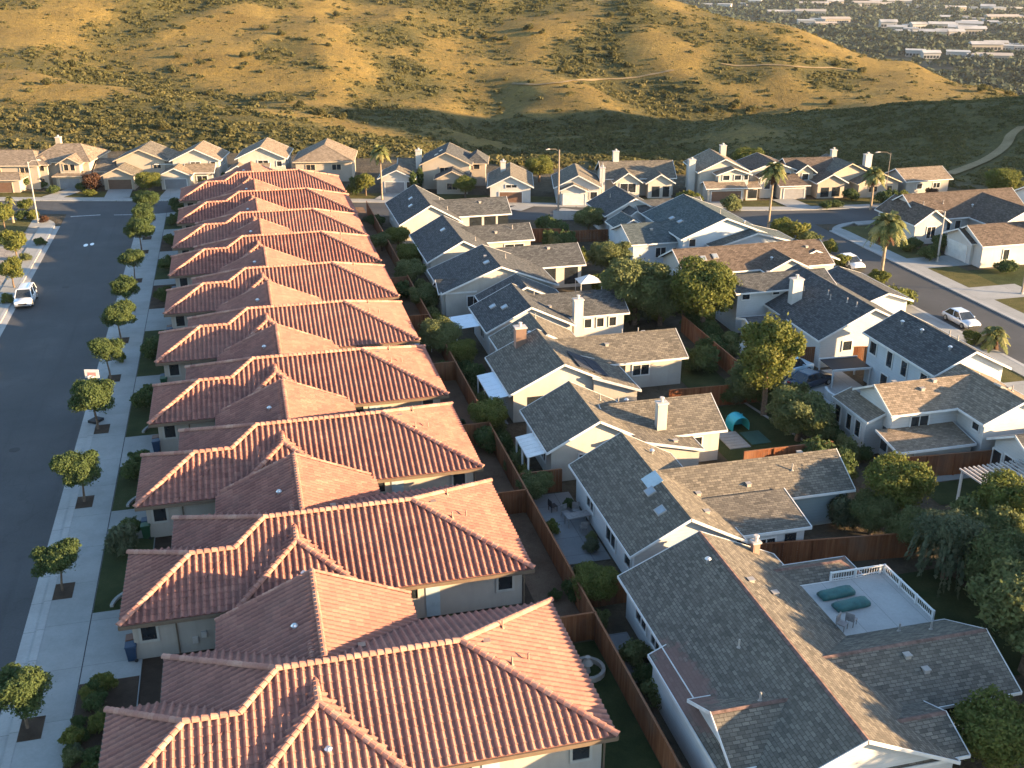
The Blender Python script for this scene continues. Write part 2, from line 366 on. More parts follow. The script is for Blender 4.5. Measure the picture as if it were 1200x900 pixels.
def tile_face(mb, poly, seed=0):
    poly = [V(p) for p in poly]; n, up, u = plane(poly); o = poly[0]
    pu = [p.dot(u) for p in poly]; pv = [p.dot(up) for p in poly]; pd = n.dot(o)
    N = len(poly)
    def vr(x):
        vs = []
        for i in range(N):
            a, b = pu[i], pu[(i + 1) % N]
            if abs(a - b) < 1e-9: continue
            t = (x - a) / (b - a)
            if -1e-9 <= t <= 1 + 1e-9: vs.append(pv[i] + t * (pv[(i + 1) % N] - pv[i]))
        return (min(vs), max(vs)) if vs else (0, 0)
    def P(x, v, h): return u * x + up * v + n * (pd + h)
    u0, u1 = min(pu), max(pu); K = 6; st = TP / K
    xs = [u0] + [k * st for k in range(int(floor(u0 / st)) + 1, int(floor(u1 / st)) + 1) if u0 + 1e-3 < k * st < u1 - 1e-3] + [u1]
    lo_all = min(pv)
    for xa, xb in zip(xs, xs[1:]):
        a0, a1 = vr(xa + 1e-5); b0, b1 = vr(xb - 1e-5)
        ha = tile_h((xa / TP) % 1); hb = tile_h((xb / TP) % 1)
        col = floor(((xa + xb) / 2) / TP)
        k = int(floor((min(a0, b0) - lo_all) / TC))
        while True:
            lo = lo_all + k * TC; hi = lo + TC
            if lo > max(a1, b1): break
            cl = lambda v, p, q: max(p, min(q, v))
            la, ta, lb, tb = cl(lo, a0, a1), cl(hi, a0, a1), cl(lo, b0, b1), cl(hi, b0, b1)
            if ta - la > 1e-3 or tb - lb > 1e-3:
                s = lambda v: .032 * (1 - (v - lo) / TC)
                rr = random.Random((col * 7919 + k * 104729 + seed * 31) & 0xffffff); t = .42 + (rr.random() - .5) * .3 + .22 * noise.noise((col * .13, k * .23, seed)) - (.3 if ((xa + xb) / 2 / TP) % 1 > .56 else 0); t = max(0, min(1, t))  # pans between the barrels tinted darker, standing in for shade in the troughs
                q = [P(xa, la, ha + s(la)), P(xb, lb, hb + s(lb)), P(xb, tb, hb + s(tb)), P(xa, ta, ha + s(ta))]
                mb.add(q, [(0, 1, 2, 3)], 0, t)
            k += 1
    low = [p - n * .03 for p in poly]; mb.add(low, [tuple(range(N))], 0, .2)
    low = [p - n * .16 for p in poly]; mb.add(low, [tuple(range(N))[::-1]], 0, .2)
def ridge_caps(mb, p, q, r=.15, seed=0):
    p, q = V(p), V(q)
    if p.z > q.z: p, q = q, p
    d = q - p; L = d.length; d.normalize(); side = d.cross(UP).normalized(); nn = side.cross(d)
    n = max(1, int(L / .36)); st = L / n; rr = random.Random(seed)
    for i in range(n):
        a, b = p + d * (i * st - .03), p + d * ((i + 1) * st + .05)
        r0, r1 = r * 1.12, r * .9; vs = []
        for c, rad, lift in ((a, r0, .1), (b, r1, .075)):
            for k in range(7):
                an = pi * k / 6; vs.append(c + side * cos(an) * rad + nn * (sin(an) * rad + lift))
        mb.add(vs, [(k, k + 1, k + 8, k + 7) for k in range(6)] + [tuple(range(7))], 0, .5 + rr.random() * .45)  # caps tinted paler than the field tiles: lit ridge edges put into colour
# ------------------------------------------------------------------ openings
SIDE = {'S': (V((1, 0, 0)), V((0, -1, 0))), 'N': (V((-1, 0, 0)), V((0, 1, 0))), 'W': (V((0, -1, 0)), V((-1, 0, 0))), 'E': (V((0, 1, 0)), V((1, 0, 0)))}
def window(root, side, c, w, h, trim, mull=1, name='window', fw=.1):
    t, n = SIDE[side]; c = V(c); mb = MB()
    for sx in (-1, 1): mb.obox(c + t * sx * (w / 2 + fw / 2) + n * .03, (t, n, UP), (fw / 2, .05, h / 2 + fw))
    for sz in (-1, 1): mb.obox(c + UP * sz * (h / 2 + fw / 2) + n * .03, (t, n, UP), (w / 2, .05, fw / 2))
    for k in range(mull): mb.obox(c + t * (w * ((k + 1) / (mull + 1) - .5)) + n * .025, (t, n, UP), (.03, .035, h / 2))
    f = mb.build(name, trim, root)
    g = MB().obox(c + n * .008, (t, n, UP), (w / 2, .01, h / 2)).build('pane', M['glass'], f)
    return f
def door_panel(root, side, c, w, h, mat, trim, name='door', rows=1):
    t, n = SIDE[side]; c = V(c); mb = MB(); k = rows
    for i in range(k):
        z = c.z - h / 2 + h * (i + .5) / k
        mb.obox(V((c.x, c.y, z)) + n * .02, (t, n, UP), (w / 2, .03, h / k / 2 - .02))
    mb.obox(c, (t, n, UP), (w / 2, .025, h / 2))
    o = mb.build(name, mat, root)
    fm = MB()
    for sx in (-1, 1): fm.obox(c + t * sx * (w / 2 + .06) + n * .03, (t, n, UP), (.06, .06, h / 2 + .06))
    fm.obox(c + UP * (h / 2 + .03) + n * .03, (t, n, UP), (w / 2, .06, .06)); fm.build('door_frame', trim, o)
    return o
def chimney(root, x, y, z0, z1, sx, sy, mat, pot=True):
    mb = MB().box(x - sx / 2, x + sx / 2, y - sy / 2, y + sy / 2, z0, z1)
    c = mb.build('chimney', mat, root)
    k = MB().box(x - sx / 2 - .07, x + sx / 2 + .07, y - sy / 2 - .07, y + sy / 2 + .07, z1 + .002, z1 + .12)
    if pot: k.tube([(x, y, z1 + .12), (x, y, z1 + .42)], .13, 8); k.tube([(x, y, z1 + .42), (x, y, z1 + .5)], [.2, .16], 8)
    k.build('chimney_cap', M['lead'], c); return c
def roof_z(polys, x, y):
    best = None
    for p in polys:
        n, up, u = plane(p); z = (n.dot(V(p[0])) - n.x * x - n.y * y) / n.z
        ins = True; s = 0
        for i in range(len(p)):
            a, b = p[i], p[(i + 1) % len(p)]; cr = (b[0] - a[0]) * (y - a[1]) - (b[1] - a[1]) * (x - a[0])
            if abs(cr) < 1e-6: continue
            if s == 0: s = 1 if cr > 0 else -1
            elif (cr > 0) != (s > 0): ins = False; break
        if ins and (best is None or z > best): best = z
    return best
def vents(root, polys, pts, mat='roofvent'):
    for (kind, x, y) in pts:
        z = roof_z(polys, x, y)
        if z is None: continue
        mb = MB()
        if kind == 'pipe':
            mb.tube([(x, y, z - .1), (x, y, z + .5)], .05, 6); mb.tube([(x, y, z + .0), (x, y, z + .08)], [.13, .06], 6); mb.build('vent_pipe', M[mat], root)
        elif kind == 'cap':
            mb.tube([(x, y, z - .1), (x, y, z + .28)], .1, 8); mb.tube([(x, y, z + .26), (x, y, z + .36)], [.2, .1], 8); mb.build('vent_cap', M['metal'], root)
        elif kind == 'box':
            mb.box(x - .15, x + .15, y - .15, y + .15, z - .12, z + .13); mb.box(x - .19, x + .19, y - .19, y + .19, z + .131, z + .165); mb.build('roof_vent', M[mat], root)
        elif kind == 'sky':
            e = .03; dz = roof_z(polys, x + e, y), roof_z(polys, x, y + e)
            if None in dz: continue
            tx = V((e, 0, dz[0] - z)).normalized(); n = tx.cross(V((0, e, dz[1] - z))).normalized(); ty = n.cross(tx)
            f = MB().obox(V((x, y, z)) + n * .04, (tx, ty, n), (.33, .4, .06)).build('skylight', M['roofvent'], root)
            MB().obox(V((x, y, z)) + n * .105, (tx, ty, n), (.27, .34, .012)).build('pane', M['skyglass'], f)
def house(name, label, cat, org, wings, wall, roof, trim, rot=0.0, openings=(), sheds=(), flats=(), chims=(), vent=(), group=None, capmat=None, base=0.0):
    """wings: (x0,x1,y0,y1,axis,eave z,ridge z[,hip0,hip1]) in the house's own metres; openings: (kind, wing, side, along, z, w, h)"""
    root = thing(name, label, cat, org, rot, group)
    rf, fa, wl, cp = MB(), MB(), MB(), MB(); allp = []
    boxes = []
    for i, w in enumerate(wings):
        x0, x1, y0, y1, ax, ze, zr = w[:7]; h0, h1 = (w[7], w[8]) if len(w) > 7 else (0, 0)
        P, ev, rk, ln = wing_polys(x0, x1, y0, y1, ax, ze, zr, h0, h1); allp += P
        for p in P: shingle_poly(rf, p)
        for a, b in ln: # ridge and hip caps
            d = b - a; L = d.length; d.normalize(); side = d.cross(UP).normalized(); nn = side.cross(d)
            for sg in (-1, 1):
                s2 = side * sg; pt = ((zr - ze) / max(.1, (min(x1 - x0, y1 - y0) / 2)))
                (cp if capmat else rf).add([a + nn * .035, b + nn * .035, b + s2 * .14 - UP * (.14 * pt - .03), a + s2 * .14 - UP * (.14 * pt - .03)], [(0, 1, 2, 3) if sg > 0 else (3, 2, 1, 0)], 0, .5, [(0, 0), (L, 0), (L, .2), (0, .2)])
        for a, b in ev: board(fa, a, b, .17, .05, .17, .02)
        for a, b in rk: board(fa, a, b, .19, .05, .17, .025)
        ie, ir = .45, .4
        bx0, bx1, by0, by1 = (x0 + (ie if h0 else ir), x1 - (ie if h1 else ir), y0 + ie, y1 - ie) if ax == 'x' else (x0 + ie, x1 - ie, y0 + (ie if h0 else ir), y1 - (ie if h1 else ir))
        half = ((y1 - y0) if ax == 'x' else (x1 - x0)) / 2; zt = ze + (zr - ze) * ie / half - .15
        e = .003 * i; bx0 += e; bx1 -= e; by0 += e; by1 -= e
        boxes.append((bx0, bx1, by0, by1))
        wl.box(bx0, bx1, by0, by1, base, zt - e)
        zp = zr - .15
        if ax == 'x':
            m = (y0 + y1) / 2
            for hh, xx, f in ((h0, bx0, 1), (h1, bx1, -1)):
                if not hh: wl.add([(xx, by0, zt - e), (xx, by1, zt - e), (xx, m, zp), (xx + f * .15, by0, zt - e), (xx + f * .15, by1, zt - e), (xx + f * .15, m, zp)], [(0, 1, 2), (3, 5, 4), (0, 2, 5, 3), (1, 4, 5, 2)])
        else:
            m = (x0 + x1) / 2
            for hh, yy, f in ((h0, by0, 1), (h1, by1, -1)):
                if not hh: wl.add([(bx0, yy, zt - e), (bx1, yy, zt - e), (m, yy, zp), (bx0, yy + f * .15, zt - e), (bx1, yy + f * .15, zt - e), (m, yy + f * .15, zp)], [(0, 1, 2), (3, 5, 4), (0, 2, 5, 3), (1, 4, 5, 2)])
    for s in sheds: # ((eave a, eave b, top b, top a), wall bool)
        p, haswall = s; p = [V(q) for q in p]; allp.append(p); shingle_poly(rf, p)
        board(fa, p[0], p[1]); board(fa, p[1], p[2], .2); board(fa, p[3], p[0], .2)
        if haswall:
            c = sum(p, V((0, 0, 0))) / 4; q = [c + (k - c) * .9 for k in p]
            wl.add([(k.x, k.y, base) for k in q] + [k - UP * .16 for k in q], [(0, 1, 5, 4), (1, 2, 6, 5), (2, 3, 7, 6), (3, 0, 4, 7)])
    wl.build('wall', M[wall], root)
    if flats:
        fb = MB()
        for (x0, x1, y0, y1, z) in flats:
            fb.box(x0, x1, y0, y1, z - .2, z); wl2 = (x0 + .2, x1 - .2, y0 + .2, y1 - .2)
            MB().box(*wl2, base, z - .2).build('deck_wall', M[wall], root)
        fb.build('roof_deck', M['pale'], root)
    ro = rf.build('roof', M[roof], root)
    if capmat: cp.build('ridge_cap', M[capmat], ro)
    fa.build('fascia', M[trim], root)
    for op in openings:
        kind, wi, side, al, z, w, h = op[:7]
        bx0, bx1, by0, by1 = boxes[wi] if isinstance(wi, int) else wi
        c = {'S': (bx0 + al, by0, z), 'N': (bx0 + al, by1, z), 'W': (bx0, by0 + al, z), 'E': (bx1, by0 + al, z)}[side]
        if kind == 'win': window(root, side, c, w, h, M[trim], 1 if w > 1 else 0)
        elif kind == 'dark': MB().obox(V(c) + SIDE[side][1] * .012, (*SIDE[side], UP), (w / 2, .01, h / 2)).build('opening', M['glass'], root)
        elif kind == 'garage': door_panel(root, side, c, w, h, M[op[7] if len(op) > 7 else 'garage'], M[trim], 'garage_door', 4)
        elif kind == 'door': door_panel(root, side, c, w, h, M[op[7] if len(op) > 7 else 'garage'], M[trim], 'door')
    for c in chims: chimney(root, *c[:6], M[c[6]])
    vents(root, allp, vent)
    root['_n'] = 0; del root['_n']
    return root, allp

# ------------------------------------------------------------------ the row of clay-tiled houses
ROW = [37.4, 52.2, 65.7, 79.0, 92.2, 105.6, 118.9, 130.6, 142.9, 156.1]
def tile_house():
    root = thing('tile_roofed_house', '', 'house', (0, 0, 0), 0, 'clay-tiled houses in one row')
    rf, cap, fa, wl = MB(), MB(), MB(), MB()
    W = [ # x0,x1,y0,y1,axis,ze,zr,h0,h1 : y from the house's southern eave
        (-6.3, 14.6, 0, 11.3, 'x', 2.7, 5.13, 5.65, 6.3),
        (-8.8, 2.0, 0, 7.68, 'x', 2.7, 4.351, 3.84, 3.5),
        (-3.7, 7.0, 6.0, 14.0, 'y', 2.71, 5.05, 0, 0),
        (-2.7, 4.9, -.4, 8.0, 'y', 2.715, 4.65, 3.7, 0)]
    allp = []
    for i, w in enumerate(W):
        P, ev, rk, ln = wing_polys(*w)
        if i == 0: # the south slope runs on, in one plane, over the lower garage wing
            P[0] = [V((-8.8, 0, 2.7)), V((14.6, 0, 2.7)), V((8.3, 5.65, 5.13)), V((-.65, 5.65, 5.13)), V((-2.46, 3.84, 4.351)), V((-4.96, 3.84, 4.351))]
            ev[0] = (V((-8.8, 0, 2.7)), V((14.6, 0, 2.7))); ln[1] = (V((-2.46, 3.84, 4.351)), V((-.65, 5.65, 5.13)))
        if i == 1: P = P[1:3]; ev = ev[1:3]; ln = [(V((-4.96, 3.84, 4.351)), V((-2.46, 3.84, 4.351)))] + ln[1:3]
        if i == 2: ev = ev[:]
        allp += P
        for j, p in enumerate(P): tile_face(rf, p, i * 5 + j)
        for j, (a, b) in enumerate(ln): ridge_caps(cap, a, b, .17, i * 9 + j)
        for a, b in ev: board(fa, a, b, .22, .08, .2, -.02)
        for a, b in rk: board(fa, a, b, .24, .08, .2, .02); ridge_caps(cap, a, b, .1, i * 9 + 40)
        x0, x1, y0, y1 = w[:4]; e = .55 - .004 * i
        bx = (x0 + e, x1 - e, y0 + e, y1 - e if i != 2 else y1 - .4)
        wl.box(*bx, 0, 2.72)
        if i == 2:
            m = (x0 + x1) / 2; yy = y1 - .4
            wl.add([(x0 + e, yy, 2.71), (x1 - e, yy, 2.71), (m, yy, 4.9), (x0 + e, yy - .2, 2.71), (x1 - e, yy - .2, 2.71), (m, yy - .2, 4.9)], [(0, 2, 1), (3, 4, 5), (0, 3, 5, 2), (1, 2, 5, 4)])
    wl.build('wall', M['stucco'], root)
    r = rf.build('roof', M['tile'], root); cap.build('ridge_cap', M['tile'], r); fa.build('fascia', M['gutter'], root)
    tr = M['cream']
    window(root, 'S', (-7.4, .545, 1.75), .8, 1.05, tr, 0, fw=.14)
    window(root, 'S', (13.0, .55, 1.75), .85, 1.1, tr, 0, fw=.14)
    window(root, 'S', (7.2, .55, 1.85), 1.0, .8, tr, 0, fw=.14)
    window(root, 'E', (14.05, 3.4, 1.6), 1.4, 1.1, tr, 1, fw=.12)
    door_panel(root, 'E', (14.05, 7.2, 1.07), 1.8, 2.1, M['glass'], tr, 'patio_door')
    window(root, 'N', (9.5, 10.75, 1.8), 1.1, .9, tr, 0, fw=.14)
    door_panel(root, 'W', (-8.25, 3.9, 1.12), 4.6, 2.2, M['garage'], tr, 'garage_door', 4)
    MB().obox((8.6, .53, 1.1), ((1, 0, 0), (0, 1, 0), (0, 0, 1)), (.42, .03, 1.05)).build('side_door', M['tarp'], root)
    for x in (-5.9, 14.15): MB().tube([(x, .47, .05), (x, .47, 2.6)], .05, 6).build('downspout', M['gutter'], root)
    for k in range(2): MB().obox((-5.0 + .5 * k, .5, .8 + .3 * k), ((1, 0, 0), (0, 1, 0), (0, 0, 1)), (.15, .07, .2)).build('meter_box', M['lead'], root)
    vents(root, allp, [('box', 3.6, 7.6), ('pipe', 10.6, 4.4), ('pipe', 11.6, 5.0), ('box', 9.7, 6.0), ('pipe', 10.9, 7.6), ('cap', 1.3, 1.2), ('cap', 0.4, 9.6)], 'tilevent')
    return root
ORD = ['nearest', 'second', 'third', 'fourth', 'fifth', 'sixth', 'seventh', 'eighth', 'ninth', 'farthest']
tproto = tile_house()
for i, y in enumerate(ROW):
    lab = ('terracotta-tiled house nearest the camera, its front corner cut by the lower edge' if i == 0 else
           'terracotta-tiled house farthest from the camera, at the cross street end of its row' if i == 9 else
           '%s house from the camera in the row of terracotta-tiled houses beside the street' % ORD[i])
    if i == 0: tproto.location = (0, y, .08); tproto['label'] = lab
    else: dup(tproto, lab, (rng.uniform(-.12, .12), y, .08))
tproto.location = (0, ROW[0], .08)
# one more of the row towards the viewer, just below the picture
# ------------------------------------------------------------------ houses with shingle roofs (world metres, moved to their own origin)
def whouse(name, label, cat, org, wings, wall, roof, trim, sheds=(), flats=(), chims=(), vent=(), openings=(), **k):
    ox, oy = org
    w2 = [(w[0] - ox, w[1] - ox, w[2] - oy, w[3] - oy) + tuple(w[4:]) for w in wings]
    s2 = [([(p[0] - ox, p[1] - oy, p[2]) for p in s[0]], s[1]) for s in sheds]
    f2 = [(f[0] - ox, f[1] - ox, f[2] - oy, f[3] - oy, f[4]) for f in flats]
    c2 = [(c[0] - ox, c[1] - oy) + tuple(c[2:]) for c in chims]
    v2 = [(v[0], v[1] - ox, v[2] - oy) for v in vent]
    return house(name, label, cat, (ox, oy, .03), w2, wall, roof, trim, 0, openings, s2, f2, c2, v2, **k)
GM = 'shingle-roofed houses in the middle row'
def patio_cover(root, x0, x1, y0, y1, zw, zl, mat='awn', side='W'):
    mb = MB(); n = 6
    for k in range(n):
        a, b = y0 + (y1 - y0) * k / n, y0 + (y1 - y0) * (k + 1) / n - .03
        mb.add([(x0, a, zl), (x1, a, zw), (x1, b, zw), (x0, b, zl), (x0, a, zl - .05), (x1, a, zw - .05), (x1, b, zw - .05), (x0, b, zl - .05)], [(0, 1, 2, 3), (7, 6, 5, 4), (0, 4, 5, 1), (1, 5, 6, 2), (2, 6, 7, 3), (3, 7, 4, 0)])
    o = mb.build('patio_cover', M[mat], root)
    pb = MB(); pb.box(x0 + .05, x0 + .15, y0, y1, zl - .2, zl - .06)
    for y in (y0 + .1, (y0 + y1) / 2, y1 - .1): pb.box(x0 + .04, x0 + .16, y - .06, y + .06, 0, zl - .2)
    pb.build('cover_posts', M['trim'], o)

# the big one in the lower right corner
m1, p1 = whouse('ranch_house', 'large grey-shingled house in the lower right corner with a flat roof deck', 'house', (19.2, 32.0), [
    (19.2, 29.2, 32.0, 50.3, 'y', 2.7, 5.0), (25.4, 35.2, 35.5, 41.8, 'x', 2.7, 4.25), (25.3, 29.9, 32.25, 36.3, 'x', 2.71, 3.55),
    (26.0, 33.2, 46.7, 48.9, 'x', 2.75, 3.3, 0, 1.0), (18.7, 24.6, 33.7, 38.7, 'x', 3.0, 4.25)], 'white', 'shworn', 'trim', capmat='redcap',
    sheds=[([(18.45, 43.3, 2.33), (18.45, 32.6, 2.33), (19.4, 32.6, 2.78), (19.4, 43.3, 2.78)], True)],
    flats=[(27.6, 34.6, 41.75, 46.75, 2.74)], chims=[(27.6, 49.7, 2.6, 4.1, .42, .4, 'brick', False)],
    vent=[('pipe', 22.2, 40.6), ('box', 25.1, 45.3), ('cap', 23.5, 47.5), ('box', 30.2, 38.0), ('box', 30.8, 37.2), ('pipe', 33.2, 40.3), ('pipe', 31.8, 41.0), ('box', 26.2, 44.5), ('pipe', 21.4, 36.6)],
    openings=[('win', 1, 'S', 5.6, 1.75, .9, .8), ('win', 1, 'S', 7.4, 2.05, .9, .35), ('win', 0, 'S', 7.0, 1.6, 1.3, 1.1), ('win', 0, 'S', 2.6, 1.6, 1.5, 1.1), ('win', 0, 'W', 15.0, 1.7, 1.6, 1.1), ('win', 0, 'W', 12.8, 1.7, 1.2, 1.1), ('win', 4, 'W', 2.2, 1.6, 1.4, 1.0), ('door', 0, 'S', 4.8, 1.05, .95, 2.05)], group=GM)
def railing(root, pts, z, h=.95):
    mb = MB()
    for (a, b) in zip(pts, pts[1:]):
        a, b = V((*a, z)), V((*b, z)); d = b - a; L = d.length; d.normalize(); out = V((d.y, -d.x, 0)); n = max(1, int(L / .16))
        mb.obox((a + b) / 2 + UP * h, (d, out, UP), (L / 2, .05, .04)); mb.obox((a + b) / 2 + UP * .12, (d, out, UP), (L / 2, .025, .03))
        for k in range(n + 1): mb.obox(a + d * (L * k / n) + UP * (h / 2), (d, out, UP), (.012, .012, h / 2 - .03))
        for k in range(int(L / 1.6) + 1): mb.obox(a + d * min(L, 1.6 * k) + UP * (h / 2 + .03), (d, out, UP), (.055, .055, h / 2 + .03))
    mb.build('railing', M['trim'], root)
railing(m1, [(31.0 - 19.2, 46.7 - 32), (34.5 - 19.2, 46.7 - 32), (34.5 - 19.2, 41.9 - 32)], 2.745, .55)
m2, p2 = whouse('ranch_house', 'grey-shingled house with a slate teal back wing beside the bare patio', 'house', (20.6, 52.1), [
    (20.6, 28.3, 52.1, 64.7, 'y', 2.7, 4.8), (24.6, 38.4, 56.4, 62.2, 'x', 2.7, 4.4)], 'white', 'shgrey', 'trim',
    sheds=[([(26.5, 52.9, 2.55), (33.2, 52.9, 2.55), (33.2, 56.75, 3.3), (26.5, 56.75, 3.3)], True)],
    vent=[('box', 27.3, 57.4), ('box', 26.6, 54.5), ('sky', 23.6, 56.7), ('sky', 23.4, 54.4), ('box', 31.0, 57.6), ('pipe', 34.5, 58.2), ('cap', 26.0, 62.6), ('box', 36.0, 60.0)],
    openings=[('win', 0, 'S', 3.0, 1.75, 1.5, 1.0), ('win', 0, 'S', 5.6, 2.4, .7, .6), ('win', 0, 'W', 1.0, 1.7, 1.0, 1.2), ('win', 0, 'W', 4.2, 1.5, 1.8, 1.4), ('win', 0, 'W', 8.5, 1.7, 1.4, 1.2),
              ('dark', (27.0 - 20.6, 32.7 - 20.6, .975, 3), 'S', 1.2, 1.2, 1.2, 1.9), ('win', (27.0 - 20.6, 32.7 - 20.6, .975, 3), 'S', 3.2, 1.4, 1.2, 1.2), ('dark', (27.0 - 20.6, 32.7 - 20.6, .975, 3), 'S', 4.9, 1.3, .8, 1.7)], group=GM)
P_TARP = p2
wn = MB().box(28.6 - 20.6, 38.03 - 20.6, 56.835 - 52.1, 56.86 - 52.1, .02, 2.75).build('rear_wall', M['teal'], m2)
m3, p3 = whouse('ranch_house', 'grey-shingled house with a tall cream chimney and a cream gable, third up the middle row', 'house', (19.6, 66.9), [
    (19.6, 27.6, 66.9, 74.7, 'y', 2.7, 4.8), (24.8, 34.0, 67.3, 74.0, 'x', 2.7, 4.35)], 'cream', 'shgrey', 'trim', sheds=[([(31.2, 65.2, 2.42), (31.2, 69.6, 2.42), (26.2, 69.6, 3.42), (26.2, 65.7, 3.42)], True)],
    chims=[(28.9, 68.2, 2.4, 5.1, .75, .6, 'cream', True)],
    vent=[('pipe', 26.8, 71.9), ('cap', 27.6, 72.2), ('box', 29.3, 66.2), ('pipe', 25.6, 72.8)],
    openings=[('win', 0, 'S', 2.6, 1.5, .9, 1.1), ('win', 0, 'S', 5.2, 1.9, .8, .8), ('win', 1, 'S', 6.5, 1.7, .9, .9), ('win', 0, 'W', 2.0, 1.6, 1.2, 1.2), ('win', 0, 'W', 5.0, 1.6, 1.2, 1.2)], group=GM)
patio_cover(m3, 18.2 - 19.6, 19.9 - 19.6, .3, 3.9, 2.62, 2.35, 'trim')
m4, p4 = whouse('ranch_house', 'grey-shingled house with a brick chimney, solar panels and a pale patio cover', 'house', (19.5, 77.8), [
    (19.5, 28.9, 77.8, 86.6, 'y', 2.7, 5.0), (21.0, 28.9, 85.5, 91.6, 'y', 2.72, 4.8), (25, 37.1, 82.2, 88.7, 'x', 2.7, 4.3)], 'cream', 'shgrey', 'trim', sheds=[([(30.6, 76.8, 2.45), (30.6, 83.0, 2.45), (26.6, 83.0, 3.68), (26.6, 77.6, 3.68)], True)],
    chims=[(22.4, 85.4, 3.2, 5.7, .95, .8, 'brick', True)], vent=[('cap', 23.8, 87.4), ('box', 23.3, 88.2), ('pipe', 32.2, 86.2), ('pipe', 33.8, 86.3), ('box', 30.1, 84.3), ('box', 34.5, 86.7), ('pipe', 25.1, 90.2)],
    openings=[('win', 2, 'S', 7.4, 1.75, 1.5, .95), ('dark', 2, 'S', 5.4, 1.2, 1.1, 2.2), ('dark', 0, 'S', 2.2, 1.2, 2.0, 2.0), ('dark', 0, 'S', 4.0, 1.25, 1.0, 2.1), ('win', 0, 'S', 6.3, 1.5, 1.0, 1.1), ('win', 1, 'W', 3.0, 1.6, 1.2, 1.2)], group=GM)
patio_cover(m4, 18.0 - 19.5, 19.85 - 19.5, .2, 5.6, 2.65, 2.4, 'awn')
n, up, u = plane(p4[1]); sp = thing('solar_panel_array', 'dark solar panels lying on the sunlit roof slope behind the cream gable', 'solar panel', (0, 0, 0))
c4 = V((27.0, 80.4, 0)); zz = (n.dot(p4[1][0] + V((19.5, 77.8, .03))) - n.x * c4.x - n.y * c4.y) / n.z
sp.location = (c4.x, c4.y, zz); mb = MB()
for i in range(3):
    for j in range(2):
        f = MB().obox(u * (1.25 * (i - 1)) + up * (1.5 * (j - .5)) + n * .14, (u, up, n), (.6, .72, .025)).build('solar_panel', M['solar'], sp)
        g = MB().obox(u * (1.25 * (i - 1)) + up * (1.5 * (j - .5)) + n * .07, (u, up, n), (.5, .6, .044)).build('mounting_rail', M['metal'], f)
m5, p5 = whouse('ranch_house', 'dark-shingled house with patched ridge tiles and a white chimney, midway up the middle row', 'house', (21.0, 92.8), [
    (21.0, 29.9, 92.8, 100.6, 'y', 2.7, 4.9), (25.6, 36.2, 95.0, 101.2, 'x', 2.7, 4.3), (22.4, 31.2, 99.5, 104.2, 'y', 2.71, 4.75)], 'wstucco', 'shdark', 'trim',
    chims=[(30.6, 94.4, .2, 4.7, .9, .7, 'wstucco', True)], vent=[('sky', 23.6, 96.0), ('sky', 22.8, 97.6), ('box', 25.2, 101.4), ('box', 28.3, 96.4), ('pipe', 27.2, 98.3)],
    openings=[('win', 1, 'S', 6.0, 1.8, .7, .9), ('win', 1, 'S', 7.3, 1.8, .7, .9), ('win', 1, 'S', 8.6, 1.8, .7, .9), ('win', 0, 'W', 3.0, 1.6, 1.3, 1.2), ('win', 0, 'S', 2.4, 1.5, 1.0, 1.1)], group=GM)
patio_cover(m5, 18.6 - 21, 21.3 - 21, 2.5, 6.2, 2.6, 2.4, 'awn')
m6, p6 = whouse('ranch_house', 'dark-shingled house with a small sunlit porch roof in the middle row', 'house', (19.2, 105.6), [
    (19.2, 32.0, 105.6, 114.6, 'y', 2.7, 5.2), (26, 37.2, 112.2, 119.0, 'x', 2.7, 4.4), (18.9, 23.0, 106.0, 109.4, 'x', 2.6, 3.6)], 'cream', 'shdark', 'trim',
    vent=[('sky', 24.7, 108.6), ('box', 25.0, 110.5), ('box', 33.5, 115), ('pipe', 27.4, 111.0)], openings=[('dark', 1, 'S', 6.6, 1.4, 1.5, 2.0), ('dark', 1, 'S', 9.2, 1.4, 1.6, 2.0), ('win', 0, 'S', 3.0, 1.5, 1.3, 1.1), ('win', 0, 'S', 8.5, 1.6, 1.2, 1.1)], group=GM)
m7, p7 = whouse('ranch_house', 'slate-shingled house with a cream gable, second from the cross street in the middle row', 'house', (19.7, 117.4), [
    (19.7, 28.3, 117.4, 130.2, 'y', 2.7, 5.0), (25, 34.4, 124.2, 129.4, 'x', 2.7, 4.2)], 'cream', 'shdark', 'trim', vent=[('sky', 23.0, 124.8), ('box', 29.8, 125.6), ('pipe', 26.3, 121.5), ('pipe', 32, 126)],
    openings=[('win', 0, 'S', 2.6, 1.6, 1.5, 1.2), ('win', 0, 'S', 6.2, 1.8, .7, .9), ('win', 1, 'S', 6.5, 1.8, 2.4, .7), ('win', 0, 'W', 8, 1.6, 1.3, 1.2)], group=GM)
m8, p8 = whouse('ranch_house', 'slate-shingled house with three wide rear windows, nearest the cross street in the middle row', 'house', (19.2, 135.2), [
    (19.2, 27.6, 135.2, 148.3, 'y', 2.7, 5.1), (24, 34.9, 137.8, 143.8, 'x', 2.7, 4.4)], 'cream', 'shdark', 'trim', vent=[('sky', 22, 143), ('sky', 21.5, 140), ('pipe', 26.3, 139), ('pipe', 25.6, 141), ('box', 31, 140.0)],
    openings=[('dark', 1, 'S', 5.6, 1.5, 1.7, 1.8), ('dark', 1, 'S', 7.6, 1.5, 1.6, 1.8), ('dark', 1, 'S', 9.4, 1.5, 1.4, 1.8), ('win', 0, 'S', 3.4, 1.5, .9, 1.3), ('win', 0, 'S', 5.6, 1.6, .5, 1.0), ('win', 0, 'W', 10, 1.6, 1.3, 1.2)], group=GM)
